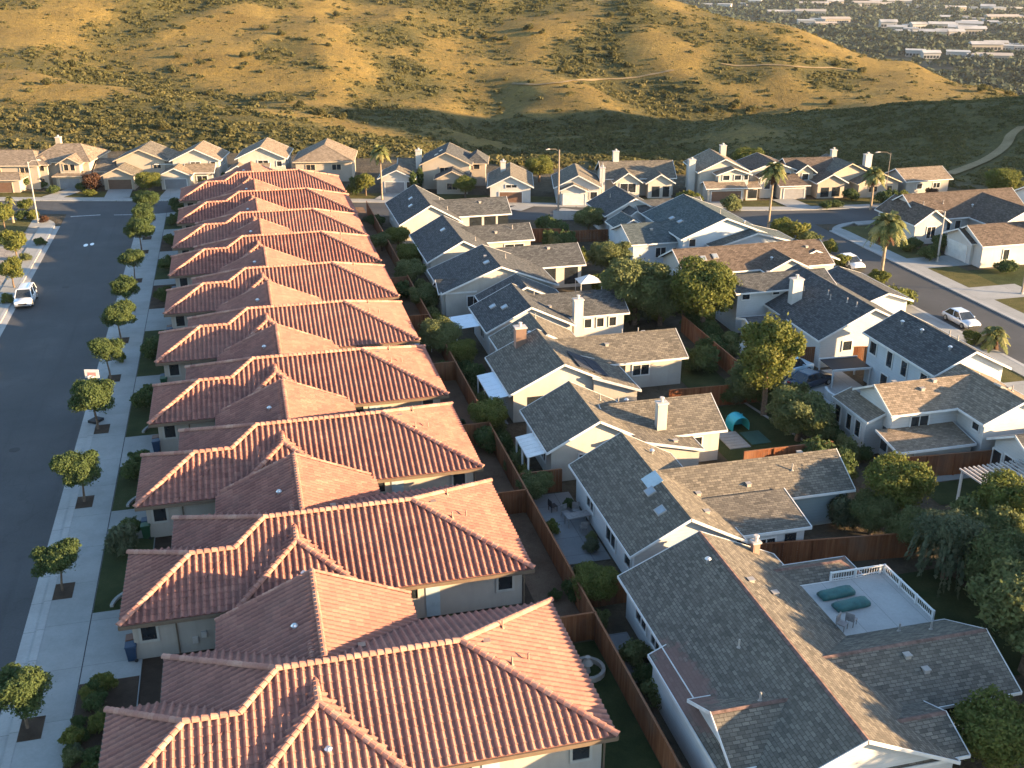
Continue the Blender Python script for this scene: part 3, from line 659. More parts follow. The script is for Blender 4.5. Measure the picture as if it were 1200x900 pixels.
# ------------------------------------------------------------------ the right-hand row
GR = 'larger houses along the right-hand street'
r1, q1 = whouse('two_storey_house', 'white-sided house with white corner trim and a low slate roof skirt above a brown fence', 'house', (45.9, 61.0), [
    (45.9, 55.2, 64.1, 69.6, 'x', 3.95, 5.4), (51.6, 58.2, 61.0, 69.0, 'y', 3.96, 5.5)], 'white', 'shtan', 'trim',
    sheds=[([(45.1, 61.55, 2.15), (51.7, 61.55, 2.15), (51.7, 64.65, 2.65), (45.1, 64.65, 2.65)], False), ([(44.75, 70.6, 2.95), (44.75, 65.4, 2.95), (46.4, 65.4, 3.6), (46.4, 70.6, 3.6)], True)],
    vent=[('box', 48.0, 67.4), ('box', 49.6, 66.0), ('box', 51, 66.6), ('sky', 54.9, 63.9), ('pipe', 56.3, 64.2), ('box', 57.0, 65.4)],
    openings=[('win', 0, 'S', 2.4, 3.0, 1.5, .9), ('win', 1, 'W', .9, 3.2, .75, .55), ('win', (44.815 - 45.9, 1, 4.6, 9), 'W', 1.0, 1.9, .7, 1.3), ('win', (44.815 - 45.9, 1, 4.6, 9), 'W', 2.3, 1.9, .7, 1.3), ('win', (44.815 - 45.9, 1, 4.6, 9), 'W', 4.0, 1.9, .8, 1.4), ('dark', 0, 'W', .6, 1.5, .8, 1.9)], group=GR)
MB().box(.7, 5.6, .75, 3.4, 0, 2.05).build('porch_wall', M['greige'], r1)
r2, q2 = whouse('two_storey_house', 'pale blue-white two-storey house under a dark slate gable roof with a row of small windows', 'house', (52.7, 68.9), [
    (52.7, 59.9, 68.9, 79.6, 'y', 4.6, 6.4)], 'bluegrey', 'shdark', 'trim', vent=[('cap', 55.2, 77.6), ('cap', 55.4, 75.0), ('cap', 55.3, 70.9), ('pipe', 56.8, 73.2), ('pipe', 56.6, 71.8)],
    openings=[('win', 0, 'W', 1.4, 3.5, .9, 1.0), ('win', 0, 'W', 4.2, 3.4, .8, 1.3), ('win', 0, 'W', 6.4, 3.4, .8, 1.4), ('win', 0, 'W', 9.0, 3.5, 1.0, 1.1), ('win', 0, 'W', 6.8, 1.2, 1.0, 1.2), ('win', 0, 'W', 3.0, 1.2, .8, 1.2), ('win', 0, 'S', 3, 3.2, 1.2, 1.0)], group=GR)
r3, q3 = whouse('two_storey_house', 'white house with a broad slate roof and block chimney beyond the yellow-lit tree', 'house', (46.8, 82.6), [
    (46.8, 58, 93.2, 98.8, 'x', 4.4, 5.45), (50.2, 61.2, 82.6, 97.6, 'y', 2.9, 5.6), (60.0, 66.0, 91.5, 101.5, 'y', 2.7, 3.7), (46.1, 50.8, 87.6, 91.4, 'x', 2.55, 3.1)], 'white', 'shdark', 'trim',
    chims=[(52.2, 91.2, 2.5, 6.1, 1.1, .8, 'wstucco', True)], vent=[('box', 53.5, 94.5), ('pipe', 54.5, 89), ('pipe', 54.2, 88), ('pipe', 54.8, 86), ('box', 52.0, 96.8), ('pipe', 53.6, 92.0), ('pipe', 54.9, 84.5)],
    openings=[('win', 0, 'S', .9, 3.85, .8, .55), ('win', 0, 'S', 4.2, 4.0, .7, .3), ('win', 1, 'S', 2.8, 2.0, .9, .9), ('win', 1, 'W', 4.0, 1.6, 1.0, 1.0), ('dark', 1, 'W', 6.4, 1.2, 1.0, 2.0), ('win', 3, 'W', 1.4, 1.4, 1.0, 1.0), ('win', 3, 'S', 2.0, 1.4, 1.0, 1.0)], group=GR)
r4, q4 = whouse('ranch_house', 'brown-shingled house with two skylights, between the round tree and the white car', 'house', (46.4, 105.2), [
    (46.4, 64.8, 105.2, 113.0, 'x', 2.8, 4.7), (55.5, 61.5, 103.8, 110.0, 'y', 2.79, 4.2), (60.2, 66.5, 107.0, 112.2, 'y', 2.7, 4.0)], 'cream', 'shbrown', 'trim', vent=[('sky', 49.5, 107.4), ('sky', 51.0, 107.6), ('box', 56, 110.4), ('cap', 57.2, 106), ('box', 62.6, 108), ('pipe', 58.0, 111)],
    openings=[('win', 0, 'S', 3, 1.6, 1.2, 1.0), ('win', 0, 'W', 3, 1.6, 1.4, 1.2)], group=GR)
r5, q5 = whouse('two_storey_house', 'teal-grey shingled house with a white side gable and low wings, facing the cross street corner', 'house', (45.0, 115.0), [
    (50.6, 62.2, 116.5, 130.0, 'y', 3.6, 5.9), (45.0, 53.0, 118.4, 126.4, 'x', 2.8, 4.4), (54.0, 65.5, 114.6, 120.6, 'y', 2.75, 4.3), (45.4, 49.8, 125.0, 129.5, 'y', 3.0, 4.2)], 'bluegrey', 'shteal', 'trim', vent=[('cap', 59.8, 118.6), ('pipe', 57.0, 119.8), ('sky', 52.4, 124.0), ('sky', 52.6, 121.8), ('box', 48.5, 121)],
    openings=[('win', 3, 'S', 1.8, 2.4, 1.3, .8), ('win', 1, 'S', 3.6, 1.5, 1.3, 1.2), ('win', 1, 'W', 3.4, 1.5, 1.2, 1.2), ('win', 0, 'S', 1.2, 3.0, .8, .9), ('win', 1, 'S', 5.6, 1.5, .8, .9)], group=GR)
r6, q6 = whouse('ranch_house', 'small white house under slate-blue gables in front of the long back-row house', 'house', (46.5, 131.0), [
    (46.5, 55.0, 132.8, 141.0, 'y', 2.8, 5.0), (51.0, 60.6, 131.0, 137.2, 'x', 2.8, 4.4, 0, 0), (48.0, 52.0, 130.0, 135.0, 'y', 2.7, 4.0)], 'white', 'shdark', 'trim', vent=[('pipe', 49, 138), ('box', 52, 139)],
    openings=[('win', 2, 'S', 1.6, 1.5, 1.2, 1.3), ('win', 1, 'S', 5.5, 1.6, 1.6, 1.1)], group=GR)
r0, q0 = whouse('ranch_house', 'white house with a dark roof at the right edge beside the slatted pergola', 'house', (52.3, 48.5), [
    (52.3, 62, 55.6, 61.2, 'x', 2.7, 4.2), (55, 63, 46, 58, 'y', 2.7, 4.5)], 'white', 'shdark', 'trim', openings=[('win', 0, 'W', 2.6, 1.4, 1.6, 1.5), ('win', 0, 'S', 1.2, 1.4, 1.4, 1.5), ('door', 0, 'W', 4.2, 1.05, .9, 2.0, 'glass')], group=GR)

# ------------------------------------------------------------------ the back row along the cross street
GB = 'houses along the far side of the cross street'
def back(label, px, py, rot, wings, wall, roof, trim, openings=(), chims=(), vent=(), name='two_storey_house', group=GB, sheds=()):
    p = at(px, py, 0)
    o, pl = house(name, label, 'house', (p.x, p.y, .02), wings, wall, roof, trim, R(rot), openings, sheds, (), chims, vent, group=group)
    o.scale = (1, 1, .8 if name == 'two_storey_house' else .86); return o, pl
back('cream house with tan roof cut by the left edge of the picture', 4, 226, -13, [(-5, 5.4, 2, 11, 'x', 4.8, 6.9, 0, 2.5), (-4, 3.2, -.5, 4, 'x', 2.6, 3.6, 0, 1)], 'tan', 'shtan', 'tantrim', [('win', 0, 'S', 3, 3.8, 1.4, 1), ('win', 0, 'S', 7.5, 3.8, 1.4, 1), ('garage', 1, 'S', 3, 1.1, 4.4, 2.0, 'garage')])
back('cream two-storey house with a bay over its brown garage, behind the tall street light', 31, 222, -13, [(0, 10.2, 1.6, 11.5, 'x', 5.0, 7.6, 3.5, 3.0), (5.2, 9.2, .1, 6, 'y', 4.9, 6.3), (4.6, 9.7, -.6, 3.2, 'x', 2.7, 3.3, .8, .8), (0, 4, .3, 5, 'y', 4.8, 6.0, 2, 0)], 'tan', 'shtan', 'tantrim',
     [('garage', 2, 'S', 2.1, 1.15, 3.2, 2.1, 'ggarage'), ('win', 1, 'S', 1.0, 4.2, .7, 1.2), ('win', 1, 'S', 2.0, 4.2, .7, 1.2), ('win', 3, 'S', 1.0, 4.0, .8, 1.0), ('win', 3, 'S', 2.2, 4.0, .8, 1.0), ('win', 3, 'S', 1.6, 1.3, 1.6, 1.3), ('win', 0, 'E', 5, 3.8, 1.2, 1.0)], [(3.0, 8.5, 5.5, 8.4, .8, .8, 'tan', True)])
back('cream house with a gabled garage front and dark grey main roof', 119, 223.5, -11, [(0, 5.6, 0, 7, 'y', 2.8, 4.4), (1.0, 9.6, 4.5, 12.5, 'y', 4.7, 7.0), (-2, 3.5, 3.5, 10, 'x', 2.9, 4.8)], 'tan', 'shgrey', 'tantrim', [('garage', 0, 'S', 2.5, 1.1, 3.6, 2.0, 'garage'), ('win', 1, 'S', 6.4, 3.6, 1.2, 1.0), ('win', 1, 'E', 4, 3.4, 1.2, 1.0)])
back('white and cream house with stepped tan roofs and a grey garage', 186, 223, -11, [(0, 5.4, 0, 6.5, 'y', 2.8, 4.3), (1.2, 9.4, 3.8, 11.5, 'y', 4.8, 7.2), (3.6, 8.5, 2.3, 6, 'x', 2.8, 4.2), (-1.6, 3, 5, 11, 'x', 4.0, 5.8)], 'cream', 'shtan', 'trim', [('garage', 0, 'S', 2.3, 1.1, 3.4, 2.0, 'ggarage'), ('win', 2, 'S', 2.4, 1.4, 1.6, 1.3), ('win', 1, 'S', 3.6, 4.0, 1.5, 1.0), ('win', 1, 'S', 6.4, 4.0, .8, 1.0), ('win', 1, 'E', 4, 3.6, 1.2, 1.0)])
back('cream house with a small gabled porch peeping over the last tiled roof', 266, 219, -10, [(1.2, 9.6, 2.5, 11.5, 'y', 4.9, 7.3), (0, 3.8, 0, 5, 'y', 2.9, 4.2), (3.0, 6.8, 1.4, 5, 'x', 3.0, 4.2)], 'cream', 'shtan', 'trim', [('win', 0, 'S', 4.0, 4.0, 1.6, 1.0), ('win', 1, 'S', 1.5, 1.5, 1.6, 1.3), ('win', 0, 'S', 6.6, 3.8, .8, 1.0), ('win', 0, 'E', 4, 3.6, 1.2, 1.0)])
back('cream house with a yellowish tan roof at the end of the left back row', 340, 216, -10, [(0.5, 10.5, 1.0, 10.5, 'y', 4.2, 6.9, 3.5, 0)], 'tan', 'shtan', 'tantrim', [('win', 0, 'S', 2.4, 3.0, 1.4, 1.1), ('win', 0, 'S', 6.6, 3.0, 1.4, 1.1), ('win', 0, 'E', 4, 3.4, 1.2, 1.0)])
back('low grey-roofed house with a dark garage, left of the cypress pair', 443, 227, -15, [(0, 6.0, 0, 7, 'y', 2.7, 4.3), (2.5, 9.5, 4, 10.5, 'x', 2.8, 4.9)], 'wstucco', 'shgrey', 'trim', [('garage', 0, 'S', 2.2, 1.1, 3.0, 1.9, 'ggarage'), ('win', 0, 'S', 4.6, 1.5, 1.0, 1.1)], name='ranch_house')
back('slate-roofed two-storey house with a rounded tan gable behind the bushy tree', 497, 229, -15, [(-1, 7.4, 4, 13, 'y', 4.9, 7.4), (1.5, 7.2, .5, 6, 'y', 2.9, 4.6), (6.0, 9.8, 6.5, 12.5, 'y', 4.6, 6.4, 1.5, 1.5)], 'tan', 'shdark', 'tantrim', [('win', 0, 'S', 3.5, 3.8, 1.4, 1.0), ('win', 1, 'S', 2.4, 1.5, 1.6, 1.2), ('win', 2, 'S', 1.5, 4, .9, 1.2)], [(-1.3, 6.5, 0, 7.2, .9, .9, 'wstucco', True)], vent=[('sky', 2.2, 8), ('sky', 1.6, 6)])
back('white house with a wide gable, brown garage door and white chimney on the cross street', 571, 239, -14, [(0, 7.0, 0, 10.5, 'y', 2.9, 4.9)], 'wstucco', 'shgrey', 'trim', [('garage', 0, 'S', 3.1, 1.05, 3.4, 1.9, 'garage'), ('win', 0, 'S', 3.2, 3.0, 1.6, .5), ('win', 0, 'E', 4, 1.6, 1.2, 1.1)], [(2.4, 6.5, 3.5, 5.9, .8, .8, 'wstucco', True)], name='ranch_house')
back('house with a pale garage door and white gable lintel, right of the bare street pole', 649, 242, -14, [(0, 7.3, 1.2, 10.5, 'y', 2.9, 5.1), (.6, 5.2, 0, 4, 'y', 2.6, 3.8)], 'wstucco', 'shgrey', 'trim', [('garage', 1, 'S', 2.0, 1.1, 3.2, 2.0, 'wgarage'), ('win', 0, 'S', 5.6, 1.5, 1.0, 1.2)], [(7.6, 5.5, 0, 5.4, .8, .8, 'wstucco', True)], name='ranch_house')
back('long grey house with twin front gables and a chimney at its left end', 712, 236, -10, [(-.5, 11.2, 3, 10.5, 'x', 3.2, 5.6), (1.0, 5.6, 1.2, 7, 'y', 2.9, 4.7), (6.0, 10.6, 1.0, 7, 'y', 2.8, 4.4)], 'cream', 'shgrey', 'trim', [('win', 1, 'S', 1.9, 1.9, 2.4, 1.6), ('dark', 2, 'S', 1.2, 1.2, 1.2, 1.9), ('dark', 2, 'S', 2.8, 1.2, 1.0, 1.9)], [(2.2, 7.0, 4, 7.2, .9, .9, 'wstucco', True)], name='ranch_house')
back('tall two-storey house with a brown garage door and brown band, between two chimneys', 827, 238.5, -8, [(-.6, 7.8, 3.2, 12, 'y', 5.0, 7.5), (1.8, 7.4, 1.4, 6, 'y', 4.9, 6.1), (.0, 6.4, 0.2, 4, 'x', 2.7, 3.6), (6.2, 8.8, .8, 4.5, 'x', 2.5, 3.2)], 'cream', 'shtan', 'trim', [('garage', 2, 'S', 2.9, 1.1, 4.6, 2.0, 'garage'), ('win', 1, 'S', 1.2, 4.3, 1.0, .9), ('win', 1, 'S', 3.0, 4.3, 1.0, .9), ('win', 1, 'S', 4.3, 4.3, .6, .9), ('dark', 3, 'S', 1.0, 1.2, 1.4, 1.6)], [(-1.1, 5.2, 0, 7.0, 1.0, 1.0, 'wstucco', True), (5.4, 10.8, 5.5, 8.3, .9, .9, 'cream', True)])
back('cream house with a grey garage door and purplish grey roof, behind the slender palm', 912, 235, -6, [(-4.0, 4.4, 3.2, 11, 'y', 4.7, 6.6), (0, 5.0, 0, 6, 'x', 2.7, 4.2, 0, 1.5), (-2.8, .3, 1.5, 5, 'y', 4.0, 5.0)], 'cream', 'shbrown', 'trim', [('garage', 1, 'S', 2.2, 1.1, 3.2, 2.0, 'ggarage'), ('win', 0, 'S', 5.8, 3.8, 1.4, 1.1), ('win', 2, 'S', 1.1, 2.4, .9, 1.3)])
back('tan house with a pale arched porch and orange-brown roof', 954, 234, -6, [(-2.6, 5.6, 3.6, 11.5, 'x', 3.6, 5.8), (0.2, 5.4, .2, 7, 'y', 2.8, 4.4), (-2.2, 1.2, 2.6, 8, 'y', 4.2, 5.6)], 'tan', 'shbrown', 'trim', [('dark', 1, 'S', 1.2, 1.1, 1.3, 1.7), ('dark', 1, 'S', 3.0, 1.1, 1.3, 1.7), ('win', 2, 'S', 1.2, 3.4, 1.0, 1.1)], [(6.0, 8, 3, 6.9, .8, .8, 'cream', True)], name='ranch_house')
back('grey-roofed house with a cream front gable behind the left palm of the far kerb', 1004, 237, -2, [(-2.6, 4.8, 4.5, 13, 'y', 4.0, 6.2), (1.0, 8.6, 2.0, 8.5, 'y', 2.8, 4.8)], 'tan', 'shgrey', 'tantrim', [('win', 1, 'S', 5.2, 1.6, .8, 1.0), ('win', 1, 'S', 2.4, 1.6, 1.4, 1.0), ('win', 0, 'W', 4, 2.8, 1.2, 1.0)], [(6.2, 9, 3, 6.6, 1.1, .9, 'wstucco', True)])
back('long low house with a tan-grey roof, last in the back row before the hill path', 1062, 231, 2, [(0, 8.5, .5, 6.8, 'x', 2.6, 4.3)], 'cream', 'shtan', 'trim', [('win', 0, 'S', 2.4, 1.5, .9, .9), ('win', 0, 'S', 5.5, 1.5, 1.2, .9)], name='ranch_house')
GE = 'houses beyond the right-hand street'
whouse('ranch_house', 'brown-roofed corner house with a small white gable and a large cream gable', 'house', (84.0, 113.0), [(84, 89.6, 118.6, 128, 'y', 2.7, 4.6), (86, 103, 120.5, 129.5, 'x', 2.8, 5.3, 0, 0), (93.5, 102.5, 114.8, 125, 'y', 2.75, 5.0)], 'wstucco', 'shbrown', 'trim',
    openings=[('win', 0, 'S', 2.4, 1.5, 1.2, 1.5), ('win', 0, 'W', 3.0, 1.6, 1.1, 1.3), ('win', 1, 'S', 4.2, 1.7, 1.0, 1.2), ('win', 1, 'S', 5.8, 1.7, .8, 1.2)], vent=[('pipe', 91, 123), ('cap', 95, 122.2), ('pipe', 88, 123)], group=GE)
whouse('ranch_house', 'white house with a brown roof and panelled white garage at the right edge', 'house', (85.8, 104), [(85.8, 98, 107.2, 114.2, 'x', 2.8, 4.6), (85.4, 90.8, 108.8, 114.6, 'x', 2.75, 4.0)], 'wstucco', 'shbrown', 'trim', openings=[('garage', 1, 'W', 2.6, 1.1, 3.6, 2.0, 'wgarage'), ('win', 0, 'S', 3.4, 1.5, .8, 1.2), ('win', 0, 'S', 8.0, 1.6, 1.3, 1.1)], chims=[(95.2, 109.2, 2.5, 6.0, 1.0, .9, 'wstucco', True)], group=GE)
whouse('ranch_house', 'white-walled house half out of the picture at the right edge, behind the brown-roofed corner house', 'house', (108, 121), [(106.5, 118, 122, 131, 'x', 2.8, 5.0)], 'bluegrey', 'shbrown', 'trim', openings=[('win', 0, 'W', 4, 1.6, 1.5, 1.1), ('win', 0, 'S', 3, 1.6, 1.5, 1.1)], group=GE)
# ------------------------------------------------------------------ terrain
def cols():
    A = lambda x: (x - 600) / 1288
    return [
        (A(-260), [(0, 0), (208, 0), (255, 4), (320, 13), (400, 29), (470, 36), (560, 22), (900, -60), (1400, -92)]),
        (A(0), [(0, 0), (204, 0), (252, 3), (320, 9.5), (365, 18.5), (410, 29), (450, 33), (560, 12), (900, -70), (1400, -92)]),
        (A(150), [(0, 0), (204, 0), (250, 2), (300, 4), (365, 17), (420, 29), (460, 32), (570, 6), (900, -75), (1400, -92)]),
        (A(300), [(0, 0), (202, 0), (245, 1), (285, -2), (320, 4), (380, 15.5), (430, 25), (460, 27), (600, -15), (900, -80), (1400, -92)]),
        (A(450), [(0, 0), (196, 0), (235, -3), (275, -5), (340, 3.5), (400, 14), (440, 20), (470, 19), (600, -25), (900, -85), (1400, -94)]),
        (A(600), [(0, 0), (188, 0), (235, -7.5), (280, -8.5), (350, 0.2), (405, 10.5), (432, 16.5), (470, 10), (620, -45), (900, -90), (1400, -95)]),
        (A(750), [(0, 0), (188, 0), (235, -7), (275, -8.5), (340, -1), (390, 9.5), (425, 14.6), (465, 6), (620, -50), (900, -90), (1400, -95)]),
        (A(900), [(0, 0), (185, 0), (215, -3.5), (258, -2.6), (295, -8), (350, 1.2), (400, 8.3), (440, 3), (600, -52), (900, -92), (1400, -95)]),
        (A(1050), [(0, 0), (177, 0), (208, -1.5), (250, 1.3), (288, -6), (325, -5.2), (370, -2.6), (405, -8), (560, -58), (900, -94), (1400, -95)]),
        (A(1140), [(0, 0), (172, 0), (203, -.5), (240, 3.4), (285, -5), (345, -6.8), (375, -12), (520, -58), (900, -94), (1400, -95)]),
        (A(1260), [(0, 0), (168, 0), (195, 1.2), (225, 5.5), (285, -4), (345, -16), (500, -60), (900, -95), (1400, -95)]),
        (A(1500), [(0, 0), (168, 0), (205, 8), (300, -4), (500, -60), (900, -95), (1400, -95)])]
COLS = cols()
def interp(tab, g):
    n = len(tab)
    for i in range(n - 1):
        if g <= tab[i + 1][0]:
            (g0, z0), (g1, z1) = tab[i], tab[i + 1]; h = g1 - g0; t = (g - g0) / h
            m = lambda k: 0 if k <= 0 or k >= n - 1 else (lambda a, b: 0 if a * b <= 0 else 2 * a * b / (a + b))((tab[k][1] - tab[k - 1][1]) / (tab[k][0] - tab[k - 1][0]), (tab[k + 1][1] - tab[k][1]) / (tab[k + 1][0] - tab[k][0]))
            return (2 * t**3 - 3 * t * t + 1) * z0 + (t**3 - 2 * t * t + t) * h * m(i) + (3 * t * t - 2 * t**3) * z1 + (t**3 - t * t) * h * m(i + 1)
    return tab[-1][1]
def smooth(a, b, x): t = max(0, min(1, (x - a) / (b - a))); return t * t * (3 - 2 * t)
def terr(X, Y):
    """height, brushiness, flatness, valley"""
    g = X * sin(YAW) + Y * cos(YAW); r = X * cos(YAW) - Y * sin(YAW)
    occ = 42 * math.exp(-((X - 268) / 42) ** 2) * (math.exp(-((105 - Y) / 64) ** 4) if Y < 105 else 1 if Y < 140 else math.exp(-((Y - 140) / 62) ** 2)) if X > 120 else 0
    if g < 150: return occ, .5, 1 - smooth(0, 6, occ), 0
    a = r / g; a += .012 * noise.noise((X / 60, Y / 60, 3.3))
    if a <= COLS[0][0]: z = interp(COLS[0][1], g)
    elif a >= COLS[-1][0]: z = interp(COLS[-1][1], g)
    else:
        for i in range(len(COLS) - 1):
            if a <= COLS[i + 1][0]:
                t = (a - COLS[i][0]) / (COLS[i + 1][0] - COLS[i][0]); t = t * t * (3 - 2 * t)
                z = interp(COLS[i][1], g) * (1 - t) + interp(COLS[i + 1][1], g) * t; break
    st = 205 if a < -.3 else 205 + (a + .3) / .7 * -33 if a < .4 else 172
    amp = smooth(st, st + 70, g)
    n1 = 1 - abs(noise.noise((X / 62 + .35 * noise.noise((X / 80, Y / 80, 9)), Y / 120, 1.7))) * 2
    n2 = 1 - abs(noise.noise((X / 27, Y / 48, 5.1))) * 2
    n3 = noise.noise((X / 11, Y / 13, 8.2)); n4 = noise.noise((X / 4.2, Y / 4.2, 2.2))
    big = 2.3 if a < .1 else 2.3 - 1.6 * smooth(.1, .3, a)
    far = smooth(520, 800, g)
    z += amp * (1 - far) * (big * (n1 - .45) + (.5 + .3 * big) * (n2 - .4) + .55 * n3 + .22 * n4) + far * 6 * noise.noise((X / 190, Y / 190, 4))
    # brush: thick in the draws and on the shaded canyon floor, thin on the spurs
    b = .57 + .6 * noise.noise((X / 42, Y / 42, 11)) + .35 * noise.noise((X / 15, Y / 15, 12)) - .32 * (n1 - .45) * amp - .2 * (n2 - .4)
    if a > -.16 and g < 290: b += .4 * smooth(-.16, .05, a)
    if g < st + 40: b += .35
    if a > .2 and g > 295: b -= .25
    return z + occ, max(0, min(1, b)), (1 - smooth(st - 6, st + 8, g)) * (1 - smooth(0, 6, occ)), smooth(560, 760, g)
CARVE = []
def seg_d(X, Y, pts):
    best = 1e9
    for a, b in zip(pts, pts[1:]):
        dx, dy = b[0] - a[0], b[1] - a[1]; t = max(0, min(1, ((X - a[0]) * dx + (Y - a[1]) * dy) / (dx * dx + dy * dy + 1e-9)))
        best = min(best, (X - a[0] - dx * t) ** 2 + (Y - a[1] - dy * t) ** 2)
    return sqrt(best)
terr_plain = terr
def terr(X, Y):
    z, b, f, w = terr_plain(X, Y)
    if Y > 195 and Y < 520 and CARVE:
        X += 4 * noise.noise((X / 18, Y / 18, 40)); Y += 4 * noise.noise((X / 18, Y / 18, 50))
        for pts, dep, wd in CARVE:
            d = seg_d(X, Y, pts)
            if d < wd * 3: e = math.exp(-(d / wd) ** 2); z += dep * e; b += e * (.35 if dep < 0 else -.4)
    return z, max(0, min(1, b)), f, w
def axis(segs):
    out = []
    for a, b, st in segs:
        n = max(1, int(round((b - a) / st))); out += [a + (b - a) * i / n for i in range(n)]
    out.append(segs[-1][1]); return out
def drop(px, py, g0=165, g1=700):
    """where the sight line through a pixel of the photograph meets the hills"""
    u, fw, dn = ray(px, py); g = g0
    while g < g1:
        z = H - dn * g / fw; r = u * g / fw; X, Y = r * cos(YAW) + g * sin(YAW), -r * sin(YAW) + g * cos(YAW)
        h = terr(X, Y)[0]
        if z <= h: return V((X, Y, h))
        g += 1.0
    return None

for px, dep, wd in [([(205, 0), (165, 30), (140, 65), (190, 98), (260, 118), (340, 132), (420, 150)], -2.60, 15), ([(575, 20), (545, 70), (535, 120), (560, 150)], -1.95, 15), ([(470, 30), (455, 75), (470, 110)], -1.52, 13), ([(705, 30), (690, 70), (720, 100), (800, 130)], -1.30, 13), ([(880, 45), (860, 90), (875, 128)], -1.08, 13), ([(985, 75), (975, 118)], -0.87, 11),
                    ([(-60, 92), (60, 104), (180, 120), (300, 140), (420, 160)], 1.56, 13), ([(60, 30), (40, 70)], 1.52, 17), ([(390, 40), (420, 95), (490, 125), (540, 150)], 1.65, 14), ([(620, 30), (640, 90), (660, 130)], 1.39, 15), ([(760, 40), (790, 90), (860, 120)], 0.95, 13), ([(250, 20), (290, 75)], 1.30, 17)]:
    q = [drop(*p) for p in px]; CARVE.append(([(p.x, p.y) for p in q if p], dep, wd))
CARVE = [c for c in CARVE if len(c[0]) > 1]
XS = axis([(-5000, -1400, 600), (-1400, -420, 60), (-420, -300, 12), (-300, 330, 3.4), (330, 560, 12), (560, 1700, 55), (1700, 6000, 600)])
YS = axis([(-900, -100, 100), (-100, 150, 12.5), (150, 190, 4), (190, 480, 3.1), (480, 700, 10), (700, 3200, 55), (3200, 9000, 500)])
vv, ba, fa_, va = [], [], [], []
for y in YS:
    for x in XS:
        z, b, f, w = terr(x, y); vv.append((x, y, z)); ba.append(b); fa_.append(f); va.append(w)
nx = len(XS); ff = [(j * nx + i, j * nx + i + 1, (j + 1) * nx + i + 1, (j + 1) * nx + i) for j in range(len(YS) - 1) for i in range(nx - 1)]
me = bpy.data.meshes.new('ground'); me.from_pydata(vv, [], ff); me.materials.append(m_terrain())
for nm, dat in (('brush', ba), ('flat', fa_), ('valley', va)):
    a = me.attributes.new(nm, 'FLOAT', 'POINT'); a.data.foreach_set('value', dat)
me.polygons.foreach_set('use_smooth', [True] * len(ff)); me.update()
struct(link('ground', me))
# ------------------------------------------------------------------ roads, kerbs, yards
def sheet(name, pts, z, mat, kind='structure'):
    mb = MB(); mb.poly([(p[0], p[1], z) for p in pts]); return struct(mb.build(name, M[mat]), kind)
def rect(name, x0, x1, y0, y1, z, mat): return sheet(name, [(x0, y0), (x1, y0), (x1, y1), (x0, y1)], z, mat)
def slab(name, pts, z0, z1, mat):
    n = len(pts); mb = MB(); mb.add([(p[0], p[1], z0) for p in pts] + [(p[0], p[1], z1) for p in pts], [tuple(range(n, 2 * n))] + [(i, (i + 1) % n, n + (i + 1) % n, n + i) for i in range(n)])
    return struct(mb.build(name, M[mat]))
FK = [(-140, 201), (-75, 186), (-23.6, 172.2), (-8.4, 168.3), (20, 160), (45, 151), (60, 146), (70.4, 142), (87, 139), (115, 138), (170, 142)]
def cr(pts, n=6):
    out = []
    for i in range(len(pts) - 1):
        p0, p1, p2, p3 = [V((*pts[max(0, min(len(pts) - 1, k))], 0)) for k in (i - 1, i, i + 1, i + 2)]
        for k in range(n):
            t = k / n; out.append(.5 * ((2 * p1) + (p2 - p0) * t + (2 * p0 - 5 * p1 + 4 * p2 - p3) * t * t + (3 * p1 - p0 - 3 * p2 + p3) * t**3))
    out.append(V((*pts[-1], 0))); return out
FKs = cr(FK)
def off(line, d):
    o = []
    for i, p in enumerate(line):
        t = (line[min(i + 1, len(line) - 1)] - line[max(i - 1, 0)]).normalized(); o.append(p + V((-t.y, t.x, 0)) * d)
    return o
def strip(name, a, b, z, mat, kerb=0.0):
    mb = MB(); n = len(a)
    for i in range(n - 1):
        mb.add([(*a[i].xy, z), (*a[i + 1].xy, z), (*b[i + 1].xy, z), (*b[i].xy, z)], [(0, 1, 2, 3)])
        if kerb: mb.add([(*a[i].xy, z - kerb), (*a[i + 1].xy, z - kerb), (*a[i + 1].xy, z), (*a[i].xy, z)], [(0, 1, 2, 3)])
    return struct(mb.build(name, M[mat]))
strip('cross_street', off(FKs, -8.2), FKs, .012, 'asphalt')
rect('road', -25.3, -14.9, 0, 166.5, .016, 'asphalt')
rect('road', 69.9, 77.4, 0, 137.0, .016, 'asphalt')
strip('far_kerb', FKs, off(FKs, .45), .13, 'curb', .12); strip('far_sidewalk', off(FKs, .45), off(FKs, 2.1), .126, 'walk')
strip('far_front_lawn', off(FKs, 2.1), off(FKs, 6.5), .05, 'drylawn')
# left pavement in front of the tiled houses: gutter, kerb, walk and driveways in one pour
slab('gutter', [(-14.9, 0), (-14.15, 0), (-14.15, 160.5), (-14.9, 160.5)], 0, .03, 'curb')
slab('kerb', [(-14.15, 0), (-13.72, 0), (-13.72, 160.5), (-14.15, 160.5)], 0, .14, 'curb')
slab('sidewalk', [(-13.72, 0), (-8.0, 0), (-8.0, 161.5), (-13.72, 160.5)], 0, .13, 'walk')
rect('side_yard_ground', -8.0, 14.8, 20, 170.5, .02, 'mulch')
rect('back_yard_dirt', 14.8, 17.1, 48.5, 158, .03, 'dirt'); rect('back_yard_lawn', 14.4, 17.1, 26, 48.2, .03, 'lawn')
mb = MB()
for k in range(60): mb.box(-11.22, -11.16, 20 + k * 2.4, 22.38 + k * 2.4, .127, .132)
struct(mb.build('pavement_joint', M['dark']))
YARDS = [(36.0, 51.2), (58, 66.3), (70.6, 77.6), (83, 92.4), (96.2, 108.8), (116, 124.7), (127, 136), (139.5, 147.5), (151, 158.5)]
